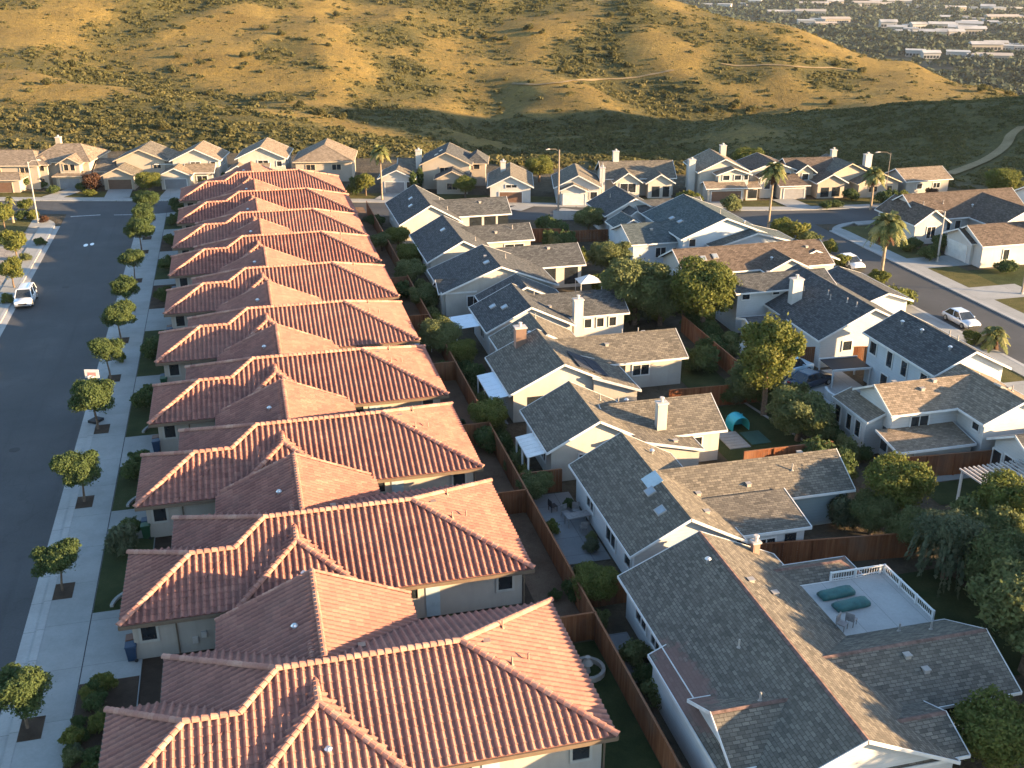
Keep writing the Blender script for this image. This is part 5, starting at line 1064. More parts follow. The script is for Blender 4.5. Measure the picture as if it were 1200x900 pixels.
# ------------------------------------------------------------------ fences and garden walls
def fence(p, q, label, group='board fences between the lots', h=1.8, mat='wood', z=0.0):
    p, q = V((*p, 0)), V((*q, 0)); d = q - p; L = d.length; d.normalize(); out = V((d.y, -d.x, 0))
    root = thing('board_fence', label, 'fence', (p.x, p.y, z), 0, group); mb = MB(); n = max(1, int(L / .19)); r = random.Random(int(p.x * 13 + p.y * 7))
    for k in range(n):
        hh = h + r.uniform(-.02, .02); mb.obox(d * (L * (k + .5) / n) + UP * (hh / 2) + out * r.uniform(-.004, .004), (d, out, UP), (L / n / 2 - .006, .011, hh / 2), 0, max(0, min(1, .5 + .5 * noise.noise((p.x + k * .07, p.y, 1)) + r.uniform(-.3, .3))))
    mb.build('boards', M[mat], root)
    rb = MB(); rb.obox(d * (L / 2) + UP * (h + .035), (d, out, UP), (L / 2, .06, .022), 0, .75); rb.build('rail', M[mat], root)
    m = max(1, int(round(L / 2.4))); pm = None
    for k in range(m + 1):
        c = d * (L * k / m) + out * .055
        if pm is None: pm = MB().obox((0, 0, (h + .05) / 2), (d, out, UP), (.05, .045, (h + .05) / 2), 0, .35).build('post', M[mat], root, loc=c)
        else: link('post', pm.data, root, c)
    return root
bounds = [22, 34.5, 48.4, 63.5, 75.0, 88.5, 102, 115.5, 128, 141, 154]
HN = ['nearest', 'nearest', 'second', 'third', 'fourth', 'fifth', 'sixth', 'seventh', 'eighth', 'ninth']
for i in range(len(bounds) - 1):
    fence((17.15, bounds[i]), (17.15, bounds[i + 1] - .1), ('long redwood fence length running out of the lower edge right of the nearest tiled roof' if i == 0 else 'long redwood fence length behind the %s tiled house' % HN[i]))
for i, (x0, y) in enumerate([(14.9, 48.4), (15.0, 63.5), (14.9, 75.0), (14.9, 88.5), (14.9, 102), (14.9, 115.5)]): fence((x0, y), (17.05, y), 'short redwood cross fence at the far corner of the yard behind the %s tiled house' % HN[i + 1])
fence((17.4, 51.4), (20.6, 51.4), 'short reddish fence joining the redwood fence to the wall before the bare patio house')
fence((17.4, 65.9), (20.4, 65.9), 'dark fence at the far end of the bare patio')
fence((28.6, 53.0), (40.2, 51.7), 'dark red fence below the slate teal wing'); fence((34.5, 65.2), (41.8, 65.2), 'fence along the near end of the small back lawn'); fence((33.5, 77.6), (41.8, 77.2), 'dark red fence along the far end of the small back lawn')
fence((41.95, 78.0), (42.1, 95.5), 'weathered back fence receding past the slender yellow-lit tree'); fence((49.4, 84.1), (55.6, 82.7), 'rust-brown fence in front of the broad slate-roofed house'); fence((45.2, 61.4), (54.2, 61.0 - .3), 'brown fence in front of the white skirted house')
fence((29.0, 74.9), (34.2, 74.9), 'low red fence under the rear wing with the white window', h=1.1)
fence((40, 131.5), (46.3, 131), 'orange-lit fence below the pale garage house', h=1.5); fence((31.5, 133.8), (40, 131.7), 'orange-lit fence joining the slate-shingled end house'); fence((42.5, 36), (42.5, 50.5), 'dark fence behind the trees at the right edge'); fence((37.6, 104.5), (45.5, 104.2), 'dark fence between the midway house and the brown-shingled house')
def gwall(p, q, label, h=1.5, mat='wall'):
    p, q = V((*p, 0)), V((*q, 0)); d = q - p; L = d.length; d.normalize(); out = V((d.y, -d.x, 0)); root = thing('garden_wall', label, 'wall', (p.x, p.y, 0))
    MB().obox(d * (L / 2) + UP * (h / 2), (d, out, UP), (L / 2, .09, h / 2)).build('wall_face', M[mat], root); MB().obox(d * (L / 2) + UP * (h + .042), (d, out, UP), (L / 2 + .04, .13, .04)).build('coping', M['curb'], root)
gwall((26.5, 152.0), (36, 148.8), 'pale garden wall behind the slate-shingled end house', 1.3, 'cream'); gwall((42.5, 143.6), (49.8, 141.6), 'white garden wall below the pale garage house', 1.2, 'wstucco'); gwall((38.5, 133.2), (45.5, 132.3), 'pale blue-grey wall just below the orange-lit fence', 1.0, 'bluegrey')

# ------------------------------------------------------------------ poles, hoops, street furniture
def pole(name, label, cat, loc, h, r0, mat, arm=None, group=None):
    root = thing(name, label, cat, loc, 0, group); MB().tube([(0, 0, -.1), (0, 0, h * .5), (0, 0, h)], [r0, r0 * .85, r0 * .65], 8).build('pole', M[mat], root)
    if arm:
        ax, ay = arm; MB().tube([(0, 0, h - .25), (ax * .35, ay * .35, h + .1), (ax, ay, h + .12)], .03, 6).build('arm', M[mat], root)
        MB().tube([(ax * .85, ay * .85, h + .12), (ax * 1.05, ay * 1.05, h + .1), (ax * 1.25, ay * 1.25, h + .04)], [.05, .1, .06], 8).build('lamp_head', M['lead'], root)
    MB().tube([(0, 0, 0), (0, 0, .25)], [r0 * 2.0, r0 * 1.5], 8).build('base', M['curb'], root)
pole('street_light', 'tall pale street light at the left street corner', 'street light', at(45, 262), 8.7, .11, 'cpole', (1.3, .3))
pole('street_light', 'brown pole with a short lamp arm before the hills, left of the pale garage house', 'street light', at(654, 256), 9.8, .15, 'pole', (-1.5, .2))
pole('street_light', 'pale pole on the far kerb of the right-hand street, in front of the white gable', 'street light', at(1098, 307), 6.4, .13, 'cpole', (-1.2, .0))
pole('street_light', 'thin pole beside the long grey house and the pale garage house', 'street light', at(705, 237), 6.0, .1, 'cpole')
pole('street_light', 'thin curved-arm lamp behind the right far palm', 'street light', at(1036, 238), 7.6, .06, 'pole', (-1.8, .4))
pole('street_light', 'pole cut by the right edge beside the lawn', 'street light', at(1197, 345), 4.2, .12, 'pole')
def hoop(label, loc, rot, board=True):
    root = thing('basketball_hoop', label, 'basketball hoop', loc, rot, 'basketball hoops at the kerb')
    MB().box(-.1, .9, -.4, .4, 0, .22).build('base', M['dark'], root); MB().tube([(.4, 0, .2), (.3, 0, 2.2), (-.15, 0, 3.0)], .05, 6).build('pole', M['dark'], root)
    b = MB().box(-.2, -.16, -.6, .6, 2.75, 3.5).build('backboard', M['trim'], root); MB().box(-.212, -.202, -.35, .35, 2.9, 3.25).build('backboard_patch', M['pink'], b)
    rb = MB(); pts = [(-.46 + .25 * cos(t * pi / 8), .25 * sin(t * pi / 8), 2.95) for t in range(17)]; rb.tube(pts, .03, 6, 0, .5, False); rb.build('rim', M['trim'], root)
    nb = MB()
    for k in range(10): nb.tube([(-.46 + .25 * cos(k * pi / 5), .25 * sin(k * pi / 5), 2.94), (-.46 + .15 * cos(k * pi / 5 + .3), .15 * sin(k * pi / 5 + .3), 2.5)], .015, 4)
    nb.build('net', M['trim'], root)
hoop('basketball hoop with a white and pink backboard, above the fourth street tree', (-13.9, 90.0, .13), R(75)); hoop('basketball hoop whose white rim shows left of the fourth street tree', (-14.0, 86.5, .13), R(52))
def bins(y, names):
    for k, (c, m) in enumerate(names):
        root = thing('wheeled_bin', '%s wheeled bin beside the garage of the %s tiled house' % (c, TN[ROW.index(y)]), 'bin', (-8.0 - .5, y + .55 + .72 * k, .13), 0, 'wheeled bins by the garages')
        MB().add([(-.22, -.25, .08), (.22, -.25, .08), (.22, .25, .08), (-.22, .25, .08), (-.29, -.3, .98), (.29, -.3, .98), (.29, .3, .98), (-.29, .3, .98)], [(3, 2, 1, 0), (0, 1, 5, 4), (1, 2, 6, 5), (2, 3, 7, 6), (3, 0, 4, 7), (4, 5, 6, 7)]).build('body', M[m], root)
        MB().add([(-.33, -.32, .985), (.33, -.32, .985), (.33, .32, .985), (-.33, .32, .985), (-.3, -.3, 1.04), (.3, -.3, 1.09), (.3, .3, 1.09), (-.3, .3, 1.04)], [(0, 1, 5, 4), (1, 2, 6, 5), (2, 3, 7, 6), (3, 0, 4, 7), (4, 5, 6, 7), (3, 2, 1, 0)]).build('lid', M[m], root)
        for s in (-1, 1): MB().tube([(.22, s * .27 - .03, .1), (.22, s * .27 + .03, .1)], .1, 10).build('wheel', M['dark'], root)
for i, y in enumerate(ROW[1:7]): bins(y, [('blue', 'bluebin'), ('brown', 'brownbin')] if i % 2 == 0 else [('green', 'greenbin'), ('blue', 'bluebin')])
# ------------------------------------------------------------------ cars
def car(name, label, loc, rot, paint, suv=False):
    root = thing(name, label, 'car', loc, rot); L, W2 = (4.75, .95) if suv else (4.6, .9); bh = 1.0 if suv else .86; rh = 1.75 if suv else 1.42
    st = [(-L / 2, .42, bh - .3, W2 - .22), (-L / 2 + .12, .28, bh - .14, W2 - .1), (-L / 2 + .6, .22, bh - .05, W2 - .02), (-.9, .2, bh, W2), (.4, .2, bh, W2), (L / 2 - .7, .22, bh - .02, W2 - .02), (L / 2 - .12, .3, bh - .12, W2 - .1), (L / 2, .45, bh - .28, W2 - .2)]
    vs, fs = [], []
    for (x, zb, zt, w) in st:
        c = .09; vs += [(x, -w + .08, zb), (x, -w, zb + .12), (x, -w, zt - c - .06), (x, -w + c, zt), (x, w - c, zt), (x, w, zt - c - .06), (x, w, zb + .12), (x, w - .08, zb)]
    for i in range(len(st) - 1):
        for k in range(8): fs.append((i * 8 + k, i * 8 + (k + 1) % 8, i * 8 + 8 + (k + 1) % 8, i * 8 + 8 + k))
    fs += [tuple(range(8))[::-1], tuple((len(st) - 1) * 8 + k for k in range(8))]
    b = MB().add(vs, fs).build('body', M[paint], root, True)
    x0, x1, t0, t1 = (-1.25, 2.2, -.55, 1.95) if suv else (-1.15, 1.75, -.3, 1.15); wb, wt = W2 - .07, W2 - .25; zb = bh - .03
    MB().add([(x0, -wb, zb), (x1, -wb, zb), (x1, wb, zb), (x0, wb, zb), (t0, -wt, rh - .03), (t1, -wt, rh - .03), (t1, wt, rh - .03), (t0, wt, rh - .03)], [(0, 1, 5, 4), (1, 2, 6, 5), (2, 3, 7, 6), (3, 0, 4, 7)]).build('windows', M['glass'], root)
    rb = MB().add([(t0 - .04, -wt - .01, rh - .04), (t1 + .04, -wt - .01, rh - .04), (t1 + .04, wt + .01, rh - .04), (t0 - .04, wt + .01, rh - .04), (t0 + .1, -wt + .1, rh + .02), (t1 - .1, -wt + .1, rh + .02), (t1 - .1, wt - .1, rh + .02), (t0 + .1, wt - .1, rh + .02)], [(0, 1, 5, 4), (1, 2, 6, 5), (2, 3, 7, 6), (3, 0, 4, 7), (4, 5, 6, 7)])
    for s in (-1, 1):
        for (xa, xb) in ((x0, t0), (x1, t1), ((x0 + x1) / 2, (t0 + t1) / 2)): rb.tube([(xa, s * wb, zb), (xb, s * wt, rh - .03)], .035, 4)
    rb.build('roof', M[paint], root)
    R0 = .36 if suv else .32
    for s in (-1, 1):
        for x in (-L / 2 + .9, L / 2 - .95):
            wv = MB().tube([(x, s * (W2 - .2), R0), (x, s * (W2 + .02), R0)], R0, 16).build('wheel', M['dark'], root); MB().tube([(x, s * (W2 + .0), R0), (x, s * (W2 + .035), R0)], R0 * .6, 12).build('rim', M['metal'], wv)
        MB().obox((-L / 2 + .06, s * (W2 - .38), bh - .27), ((1, 0, 0), (0, 1, 0), UP), (.07, .17, .08)).build('headlight', M['lamp'], root); MB().obox((L / 2 - .05, s * (W2 - .36), bh - .25), ((1, 0, 0), (0, 1, 0), UP), (.07, .16, .09)).build('taillight', M['red'], root)
        MB().obox((x0 + .45, s * (W2 + .05), bh + .06), ((1, 0, 0), (0, 1, 0), UP), (.08, .09, .07)).build('mirror', M[paint], root)
    MB().box(-L / 2 - .015, -L / 2 + .04, -.45, .45, .48, bh - .34).build('grille', M['dark'], root); MB().box(-L / 2 - .01, -L / 2 + .1, -W2 + .2, W2 - .2, .28, .42).build('bumper', M['dark'], root)
    if suv: MB().tube([(t0 + .3, -wt + .12, rh + .08), (t1 - .2, -wt + .12, rh + .08)], .025, 5).tube([(t0 + .3, wt - .12, rh + .08), (t1 - .2, wt - .12, rh + .08)], .025, 5).build('roof_rack', M['dark'], root)
    return root
car('parked_car', 'silver four-wheel-drive car parked at the left kerb facing the camera', (-24.45, 122.0, .016), R(90), 'silver', True)
car('parked_car', 'white hatchback partly hidden by hedges on the right-hand street', (71.2, 112.2, .016), R(90), 'whitecar'); car('parked_car', 'silver saloon parked at the near kerb of the right-hand street by the small palm', (71.4, 90.6, .016), R(90), 'silver')
car('parked_car', 'dark navy car in the yard right of the slender yellow-lit tree', (47.9, 79.4, .05), R(200), 'navy'); car('parked_car', 'pale blue car half hidden behind the slender yellow-lit tree', (47.3, 82.3, .05), R(195), 'skycar', True)
car('parked_car', 'pale car parked beyond the corner house under the far hill path', at(1155, 243), R(10), 'whitecar')
# ------------------------------------------------------------------ things on decks, patios and lawns
def lounger(label, x, y, rot):
    root = thing('covered_lounger', label, 'lounger', (x, y, 2.745), rot, 'covered loungers on the roof deck'); mb = MB()
    vs, fs = [], []; N = 9
    for i in range(N):
        u = i / (N - 1); xx = -1.05 + 2.1 * u; hgt = .36 + .03 * (u > .6) - (.06 if i in (0, N - 1) else 0); w = .38 - (.03 if i in (0, N - 1) else 0)
        vs += [(xx, -w, .08), (xx, -w, hgt - .08), (xx, -w * .7, hgt), (xx, w * .7, hgt + .02), (xx, w, hgt - .08), (xx, w, .08)]
    for i in range(N - 1):
        for k in range(5): fs.append((i * 6 + k, i * 6 + k + 1, i * 6 + 7 + k, i * 6 + 6 + k))
    fs += [tuple(range(6))[::-1], tuple((N - 1) * 6 + k for k in range(6))]
    mb.add(vs, fs).build('cover', M['green'], root, True)
    for sx in (-1, 1):
        for sy in (-1, 1): MB().box(sx * .85 - .04, sx * .85 + .04, sy * .27 - .04, sy * .27 + .04, 0, .1).build('leg', M['dark'], root)
lounger('dark teal covered lounger on the roof deck, the one farther from the camera', 30.55, 45.3, R(4)); lounger('dark teal covered lounger on the roof deck, the one nearer the camera', 30.8, 44.1, R(4))
def chair(label, loc, rot, mat='furn', group=None, name='garden_chair'):
    root = thing(name, label, 'chair', loc, rot, group); MB().box(-.25, .25, -.25, .25, .38, .43).build('seat', M[mat], root); MB().obox((0, .25, .66), ((1, 0, 0), (0, 1, 0), UP), (.25, .025, .24)).build('backrest', M[mat], root)
    lm = None
    for sx in (-1, 1):
        for sy in (-1, 1):
            if lm is None: lm = MB().box(-.02, .02, -.02, .02, 0, .38).build('leg', M[mat], root, loc=(sx * .22, sy * .22, 0))
            else: link('leg', lm.data, root, (sx * .22, sy * .22, 0))
def gtable(label, loc, rot, L=1.4, W=.8, mat='furn', name='garden_table'):
    root = thing(name, label, 'table', loc, rot); MB().box(-L / 2, L / 2, -W / 2, W / 2, .7, .75).build('tabletop', M[mat], root); lm = None
    for sx in (-1, 1):
        for sy in (-1, 1):
            c = (sx * (L / 2 - .08), sy * (W / 2 - .08), 0)
            if lm is None: lm = MB().box(-.03, .03, -.03, .03, 0, .7).build('leg', M[mat], root, loc=c)
            else: link('leg', lm.data, root, c)
chair('folding chair at the near corner of the roof deck', (29.2, 42.35, 2.745), .6); chair('second folding chair beside the first at the near corner of the roof deck', (29.9, 42.6, 2.745), 2.2)
gtable('grey table on the bare patio by the white wall', (20.1, 61.0, .065), .1, 1.7, .8)
for k, (x, y, r) in enumerate([(19.6, 62.1, .3), (20.4, 62.2, -.2), (19.0, 63.2, 1.8), (20.2, 59.9, 3.1)]): chair(['grey chair at the far side of the patio table', 'grey chair tucked between patio table and white wall', 'dark chair standing off by itself on the bare patio', 'grey chair at the near side of the patio table'][k], (x, y, .065), r, 'furn' if k != 2 else 'dark', 'chairs on the bare patio')
for k, (x, y, s, l) in enumerate([(20.3, 63.3, .55, 'potted plant against the white wall at the far end of the bare patio'), (20.4, 58.6, .5, 'potted plant below the patio table'), (19.9, 57.4, .6, 'potted plant at the near end of the bare patio')]): put(['bush0', 'obush', 'gbush'][k], (x, y, .06), s, l)
gtable('pale table in the side yard beyond the fence corner', at(494, 404, .7) - V((0, 0, .7)), .05, 1.9, 1.2, 'awn')
root = thing('play_tunnel', 'turquoise play tunnel with a rounded roof at the end of the small back lawn', 'play tunnel', (37.6, 72.7, .05), R(3)); root.scale = (.8, .8, .8); mb = MB(); N = 10
for i in range(N):
    a0, a1 = pi * i / N, pi * (i + 1) / N; f = lambda a, r: (cos(a) * r, sin(a) * r * .95 + .55)
    (p, q), (s, t) = f(a0, .95), f(a1, .95); (p2, q2), (s2, t2) = f(a0, .88), f(a1, .88)
    mb.add([(p, -.8, q), (s, -.8, t), (s, .8, t), (p, .8, q), (p2, -.8, q2), (s2, -.8, t2), (s2, .8, t2), (p2, .8, q2)], [(0, 1, 2, 3), (7, 6, 5, 4), (0, 4, 5, 1), (2, 6, 7, 3)])
mb.box(-.95, -.88, -.8, .8, 0, .56); mb.box(.88, .95, -.8, .8, 0, .56); mb.build('canopy', M['slide'], root); MB().box(-.86, .86, .6, .66, .05, 1.2).build('back_panel', M['slide'], root)
mb = MB(); mb.box(-.85, .85, -1.15, 1.15, 0, .03); o = tag(mb.build('play_mat', M['dgreen'], loc=(38.2, 70.6, .055)), 'dark green mat on the ground in front of the turquoise play tunnel', 'mat')
mb = MB()
for k in range(6): mb.box(-.9, .9, k * .5 - 1.5, k * .5 - 1.06, 0, .06)
tag(mb.build('stepping_slabs', M['walk'], loc=(36.2, 70.6, .05)), 'row of pale paving slabs beside the dark green mat', 'paving')
root = thing('covered_spa', 'white rounded covered spa at the back fence under the blank white wall', 'spa', (46.4, 89.0, .05), .1); MB().tube([(-1.3, 0, .55), (-1.1, 0, .6), (0, 0, .62), (1.1, 0, .6), (1.3, 0, .55)], [.4, .62, .66, .62, .4], 12).build('cover', M['trim'], root, True); MB().box(-1.2, 1.2, -.6, .6, 0, .3).build('base', M['lead'], root)
root = thing('pergola', 'white slatted pergola beside the house at the right edge', 'pergola', (47.6, 54.4, .03), R(2)); mb = MB(); mb.box(0, 5.6, 0, .12, 2.2, 2.36); mb.box(0, 5.6, 3.0, 3.12, 2.2, 2.36); mb.build('beams', M['lead'], root)
sm = None
for k in range(15):
    if sm is None: sm = MB().box(-.05, .05, -.25, 3.4, 2.363, 2.48).build('slat', M['lead'], root, loc=(.1 + k * .385, 0, 0))
    else: link('slat', sm.data, root, (.1 + k * .385, 0, 0))
for x in (.08, 2.7, 5.5):
    for y in (.06, 3.06): MB().box(x - .07, x + .07, y - .07, y + .07, 0, 2.2).build('post', M['trim'], root)
root = thing('garden_arbour', 'dark shaded arbour with a pale top rail against the pale blue house', 'arbour', (49.4, 78.3, .05), R(-3)); MB().box(0, 3.6, 0, 2.6, 1.7, 1.76).build('shade_cloth', M['dark'], root)
mb = MB(); mb.box(-.1, 3.7, 2.6, 2.72, 1.6, 1.85); mb.box(-.1, 3.7, -.12, 0, 1.6, 1.78); mb.build('rail', M['trim'], root)
for x in (0, 3.55):
    for y in (0, 2.55): MB().box(x - .06, x + .06, y - .06, y + .06, 0, 1.7).build('post', M['trim'], root)
mb = MB()
for k in range(14):
    a = R(150 + 130 * k / 14); b = R(150 + 130 * (k + .97) / 14); r0, r1 = 2.3, 2.52; c = (50.4, 76.2)
    mb.add([(r0 * cos(a), r0 * sin(a), 0), (r1 * cos(a), r1 * sin(a), 0), (r1 * cos(b), r1 * sin(b), 0), (r0 * cos(b), r0 * sin(b), 0)] + [(r * cos(t), r * sin(t), .65) for r, t in ((r0, a), (r1, a), (r1, b), (r0, b))], [(4, 5, 6, 7), (0, 1, 5, 4), (1, 2, 6, 5), (2, 3, 7, 6), (3, 0, 4, 7)])
tag(mb.build('curved_wall', M['trim'], loc=(50.4, 76.2, .05)), 'low curved white garden wall before the dark shaded arbour', 'wall')
root = thing('garden_fountain', 'round stone fountain ring in the corner of the yard behind the nearest tiled house', 'fountain', (15.85, 45.6, .03)); mb = MB()
for k in range(18):
    a, b = 2 * pi * k / 18, 2 * pi * (k + .94) / 18
    mb.add([(r * cos(t), r * sin(t), z) for z in (0, .3) for r, t in ((.8, a), (1.0, a), (1.0, b), (.8, b))], [(4, 5, 6, 7), (0, 1, 5, 4), (1, 2, 6, 5), (2, 3, 7, 6), (3, 0, 4, 7)])
mb.build('stone_ring', M['wall'], root); MB().tube([(0, 0, 0), (0, 0, .5), (0, 0, .55), (0, 0, .9), (0, 0, 1.0)], [.2, .1, .32, .08, .16], 10).build('pedestal', M['wall'], root)
n, up, u = plane(P_TARP[0]); c = V((24.1 - 20.6, 57.7 - 52.1, 0)); zz = (n.dot(P_TARP[0][0]) - n.x * c.x - n.y * c.y) / n.z + .03
mb = MB(); Nx = 6
for i in range(Nx):
    for j in range(Nx):
        q = [(u * (1.5 * (a / Nx - .5)) + up * (1.1 * (b / Nx - .5)) + n * (.05 + .03 * noise.noise((a * .7, b * .7, 2)))) for a, b in ((i, j), (i + 1, j), (i + 1, j + 1), (i, j + 1))]; mb.add(q + [k - n * .03 for k in q], [(0, 1, 2, 3), (7, 6, 5, 4), (0, 4, 5, 1), (1, 5, 6, 2), (2, 6, 7, 3), (3, 7, 4, 0)])
tag(mb.build('roof_tarp', M['tarp'], loc=(24.1, 57.7, zz)), 'pale blue tarpaulin patch just below the ridge of the second grey roof', 'tarp')
p = at(690, 326, 2.3); root = thing('garden_canopy', 'white peaked canopy in the yard above the white-windowed wing', 'canopy', (p.x, p.y, .03)); MB().add([(-1.3, -1.1, 2.0), (1.3, -1.1, 2.0), (1.3, 1.1, 2.0), (-1.3, 1.1, 2.0), (0, 0, 2.7)], [(0, 1, 4), (1, 2, 4), (2, 3, 4), (3, 0, 4), (3, 2, 1, 0)]).build('canopy_top', M['trim'], root)
for x in (-1.2, 1.2):
    for y in (-1, 1): MB().box(x - .03, x + .03, y - .03, y + .03, 0, 2.0).build('post', M['trim'], root)

# ------------------------------------------------------------------ hill scrub and the far valley
def clump(mb, p, r_, r, n, tint):
    for _ in range(n):
        d = rdir(r); d.z = abs(d.z); c = p + V((d.x * r_, d.y * r_, d.z * r_ * .58)) * r.uniform(.55, 1.0); nn = (d + rdir(r) * .7).normalized(); a = nn.cross(rdir(r)).normalized() * r_ * r.uniform(.18, .36); b = nn.cross(a)
        mb.add([c - a, c - b, c + a, c + b], [(0, 1, 2, 3)], 0, max(0, min(1, tint + r.uniform(-.28, .28))))
r = random.Random(99); mb = MB(); cnt = 0
for _ in range(400000):
    if cnt > 42000: break
    px, g = r.uniform(-70, 1300), 165 + 300 * r.random() ** .85
    a = (px - 600) / 1288; rr = a * g; X, Y = rr * cos(YAW) + g * sin(YAW), -rr * sin(YAW) + g * cos(YAW)
    z, b, f, w = terr(X, Y)
    if f > .8 or r.random() > max(.08, (b - .3) * 1.7): continue
    if noise.noise((X / 9, Y / 9, 31)) < -.12 and r.random() < .7: continue
    if min((abs(t.x - X) + abs(t.y - Y)) for t in TRAILS) < 3.2: continue
    s = r.choice((.25, .25, .3, .3, .35, .4, .45, .45, .55, .65, .9, 1.3)) * (1.2 if b > .75 else 1)
    if a > .16 and g < 270: s = min(s, .7)
    gr = noise.noise((X / 30, Y / 30, 77)); clump(mb, V((X, Y, z - .12 * s)), s, r, 12 if s < .5 else 22 if s < 1 else 42, .3 + .35 * r.random() - .45 * gr); cnt += 1
struct(mb.build('hillside_scrub', M['scrub']), 'stuff')
for k in range(2): shrub_proto('hill%d' % k, 'hill_shrub', 2.0, 1.4, 700, .38, 'scrub', 120 + k, 7)
for k, (px, py, s) in enumerate([(70, 66, 1.3), (85, 78, 1.6), (128, 82, 1.5), (210, 68, 1.3), (215, 35, 1.2), (285, 68, 1.3), (310, 35, 1.6), (330, 42, 1.4), (385, 55, 1.2), (395, 20, 1.5), (490, 62, 1.1), (510, 45, 1.0), (570, 45, 1.8), (590, 48, 1.5), (620, 35, 1.8), (635, 40, 1.4), (660, 85, 2.0), (680, 88, 1.6), (700, 60, 1.6), (718, 68, 1.9), (735, 78, 1.5), (715, 20, 1.4), (740, 18, 1.5), (860, 128, 2.0), (880, 132, 1.6), (830, 132, 1.6), (975, 122, 1.4), (980, 78, 1.5), (1010, 85, 1.6), (900, 60, 1.2), (1165, 100, 1.8), (1150, 108, 1.8), (1182, 112, 1.6), (55, 100, 1.4), (165, 108, 1.3), (180, 112, 1.2), (245, 112, 1.4), (350, 128, 1.6), (375, 135, 1.6), (340, 120, 1.4), (400, 140, 1.5), (310, 118, 1.3), (120, 148, 1.4), (190, 152, 1.6), (60, 155, 1.4), (270, 158, 1.5)]):
    p = drop(px, py)
    if p: put('hill%d' % (k % 2), p - V((0, 0, .2)), s / 2, 'rounded shrub standing out on the grassy hill', 'larger shrubs on the hills')
def far_building(k):
    r = random.Random(200 + k); mb = MB(); L, W_, h = r.uniform(20, 55), r.uniform(12, 22), r.uniform(5, 8.5); mb.box(-L / 2, L / 2, -W_ / 2, W_ / 2, -3, h, 0)
    if k % 2: mb.box(-L / 2 - .5, L / 2 + .5, -W_ / 2 - .5, W_ / 2 + .5, h + .02, h + .8, 1)
    else: mb.add([(-L / 2 - 1, -W_ / 2 - 1, h + .02), (L / 2 + 1, -W_ / 2 - 1, h + .02), (L / 2 + 1, W_ / 2 + 1, h + .02), (-L / 2 - 1, W_ / 2 + 1, h + .02), (-L / 2 - 1, 0, h + 3), (L / 2 + 1, 0, h + 3)], [(0, 1, 5, 4), (2, 3, 4, 5), (1, 2, 5), (3, 0, 4)], 1)
    for i in range(int(L / 4)): mb.box(-L / 2 + .6 + i * 4, -L / 2 + 3.6 + i * 4, -W_ / 2 - .06, -W_ / 2 - .01, h * .15, h * .55, 2)
    return mb
protos = []; BLD = []
for k in range(6):
    o = far_building(k).build('valley_building', [M[('fwall', 'fwall', 'fwall2', 'fwall', 'fwall2', 'fwall3')[k]], M[('froof', 'froof2', 'froof3', 'froof2', 'froof', 'froof3')[k]], M['glass']]); tag(o, 'small pale building among the trees of the far valley', 'building', 'buildings of the far valley'); protos.append([o, False])
def fputs(px, py, k, rot, s=1.0):
    u, fw, dn = ray(px, py); z = -94.0; g = (H - z) * fw / dn; rr = u * g / fw; X, Y = rr * cos(YAW) + g * sin(YAW), -rr * sin(YAW) + g * cos(YAW); z = terr(X, Y)[0]
    pr = protos[k]; BLD.append(V((X, Y, z)))
    if not pr[1]: pr[1] = True; o = pr[0]; o.location = (X, Y, z); o.rotation_euler = (0, 0, rot); o.scale = (s, s, s)
    else: dup(pr[0], pr[0]['label'], (X, Y, z), rot, s)
r = random.Random(17)
for row, (x0, x1, y, n) in enumerate([(945, 1055, 6, 9), (1060, 1200, 12, 8), (940, 980, 27, 5), (1035, 1140, 33, 9), (1040, 1145, 39, 9), (1110, 1200, 30, 6), (1150, 1200, 56, 5), (900, 960, 20, 4), (600, 760, 3, 9), (760, 900, 7, 7), (1100, 1200, 22, 6), (1060, 1180, 66, 5)]):
    for i in range(n): fputs(x0 + (x1 - x0) * (i + r.uniform(.2, .8)) / n, y + r.uniform(-2.2, 2.2), r.randrange(6), r.uniform(-.35, .1) - YAW, r.uniform(.7, 1.15))

r = random.Random(5); mb = MB()
for _ in range(15000):
    g = 640 + 2100 * r.random() ** 1.3; a = r.uniform(-.08, .62); rr = a * g; X, Y = rr * cos(YAW) + g * sin(YAW), -rr * sin(YAW) + g * cos(YAW)
    if noise.noise((X / 130, Y / 170, 3)) < -.25 and r.random() < .75: continue
    if any((X - q.x) ** 2 + (Y - q.y + 14) ** 2 < 30 ** 2 for q in BLD) and r.random() < .85: continue
    z = terr(X, Y)[0]; s = r.uniform(4.0, 10.0) * (.7 + g / 3500); clump(mb, V((X, Y, z + s * .3)), s, r, 16, r.uniform(.15, .75))
struct(mb.build('valley_trees', M['farleaf']), 'stuff')
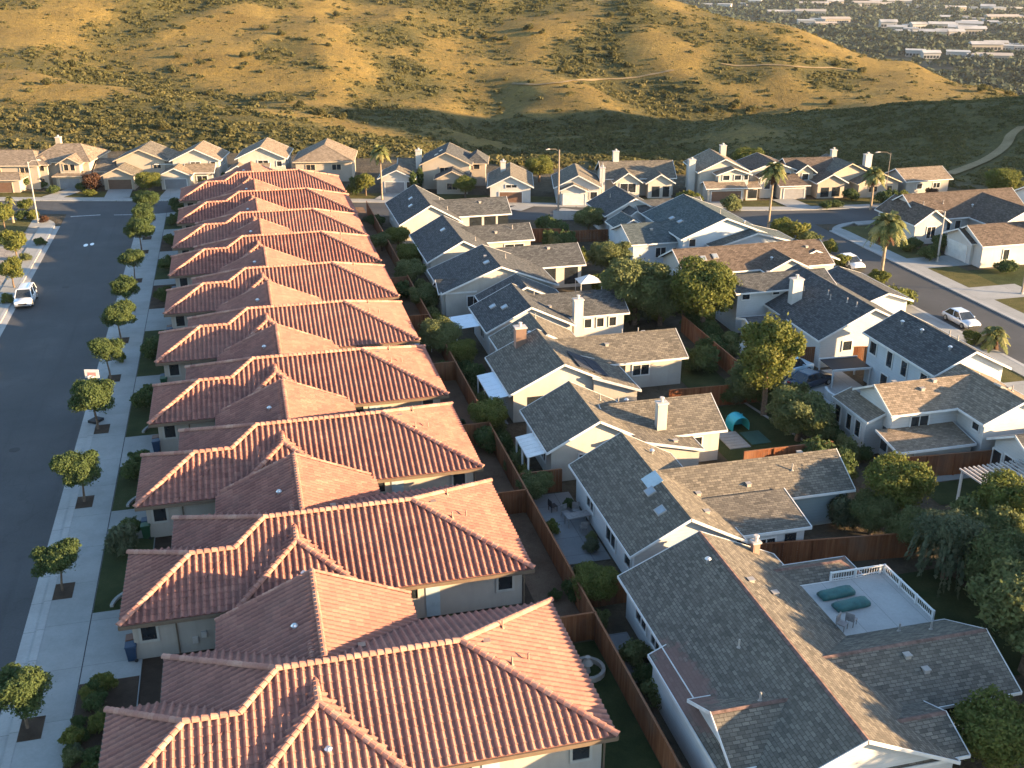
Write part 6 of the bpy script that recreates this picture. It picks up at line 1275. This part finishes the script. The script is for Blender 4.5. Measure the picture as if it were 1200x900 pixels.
# ------------------------------------------------------------------ the air
hm = bpy.data.materials.new('haze'); hm.use_nodes = True; ht = hm.node_tree; ht.nodes.remove(ht.nodes['Principled BSDF'])
pv = ht.nodes.new('ShaderNodeVolumePrincipled'); pv.inputs['Density'].default_value = .00003; pv.inputs['Color'].default_value = (.8, .87, .95, 1); pv.inputs['Anisotropy'].default_value = .2
ht.links.new(pv.outputs[0], ht.nodes['Material Output'].inputs['Volume'])
struct(MB().box(-5200, 6200, -1100, 9200, -125, 52).build('haze', hm), 'stuff')
# ------------------------------------------------------------------ light, sky, camera
SUN = V((.88, -.47, 0)).normalized(); EL = R(10.6)
sd = V((SUN.x * cos(EL), SUN.y * cos(EL), sin(EL)))
sl = bpy.data.lights.new('sun', 'SUN'); sl.energy = 5.0; sl.angle = R(.55); sl.color = (1.0, .68, .36)
so = bpy.data.objects.new('sun', sl); COL.objects.link(so); so.rotation_euler = (-sd).to_track_quat('-Z', 'Y').to_euler()
w = bpy.data.worlds.new('World'); scene.world = w; w.use_nodes = True; nt = w.node_tree
sky = nt.nodes.new('ShaderNodeTexSky'); sky.sky_type = 'NISHITA'; sky.sun_disc = False; sky.sun_elevation = EL; sky.sun_rotation = math.atan2(SUN.x, SUN.y); sky.altitude = 100; sky.air_density = 1.0; sky.dust_density = .7; sky.ozone_density = 1.9
bg = nt.nodes['Background']; nt.links.new(sky.outputs[0], bg.inputs[0]); bg.inputs[1].default_value = .106
cam = bpy.data.cameras.new('camera'); co = bpy.data.objects.new('camera', cam); COL.objects.link(co); co.location = (0, 0, H)
cam.sensor_width = 36; cam.lens = 36 * FPX / 1200; cam.clip_end = 20000; cam.clip_start = .5
co.rotation_euler = (pi / 2 - PIT, 0, -YAW); scene.camera = co
scene.view_settings.view_transform = 'Standard'; scene.view_settings.look = 'None'; scene.view_settings.gamma = 1; scene.view_settings.exposure = 2.5
scene.cycles.max_bounces = 5; scene.cycles.diffuse_bounces = 3; scene.cycles.glossy_bounces = 2; scene.cycles.transmission_bounces = 2; scene.cycles.use_denoising = True
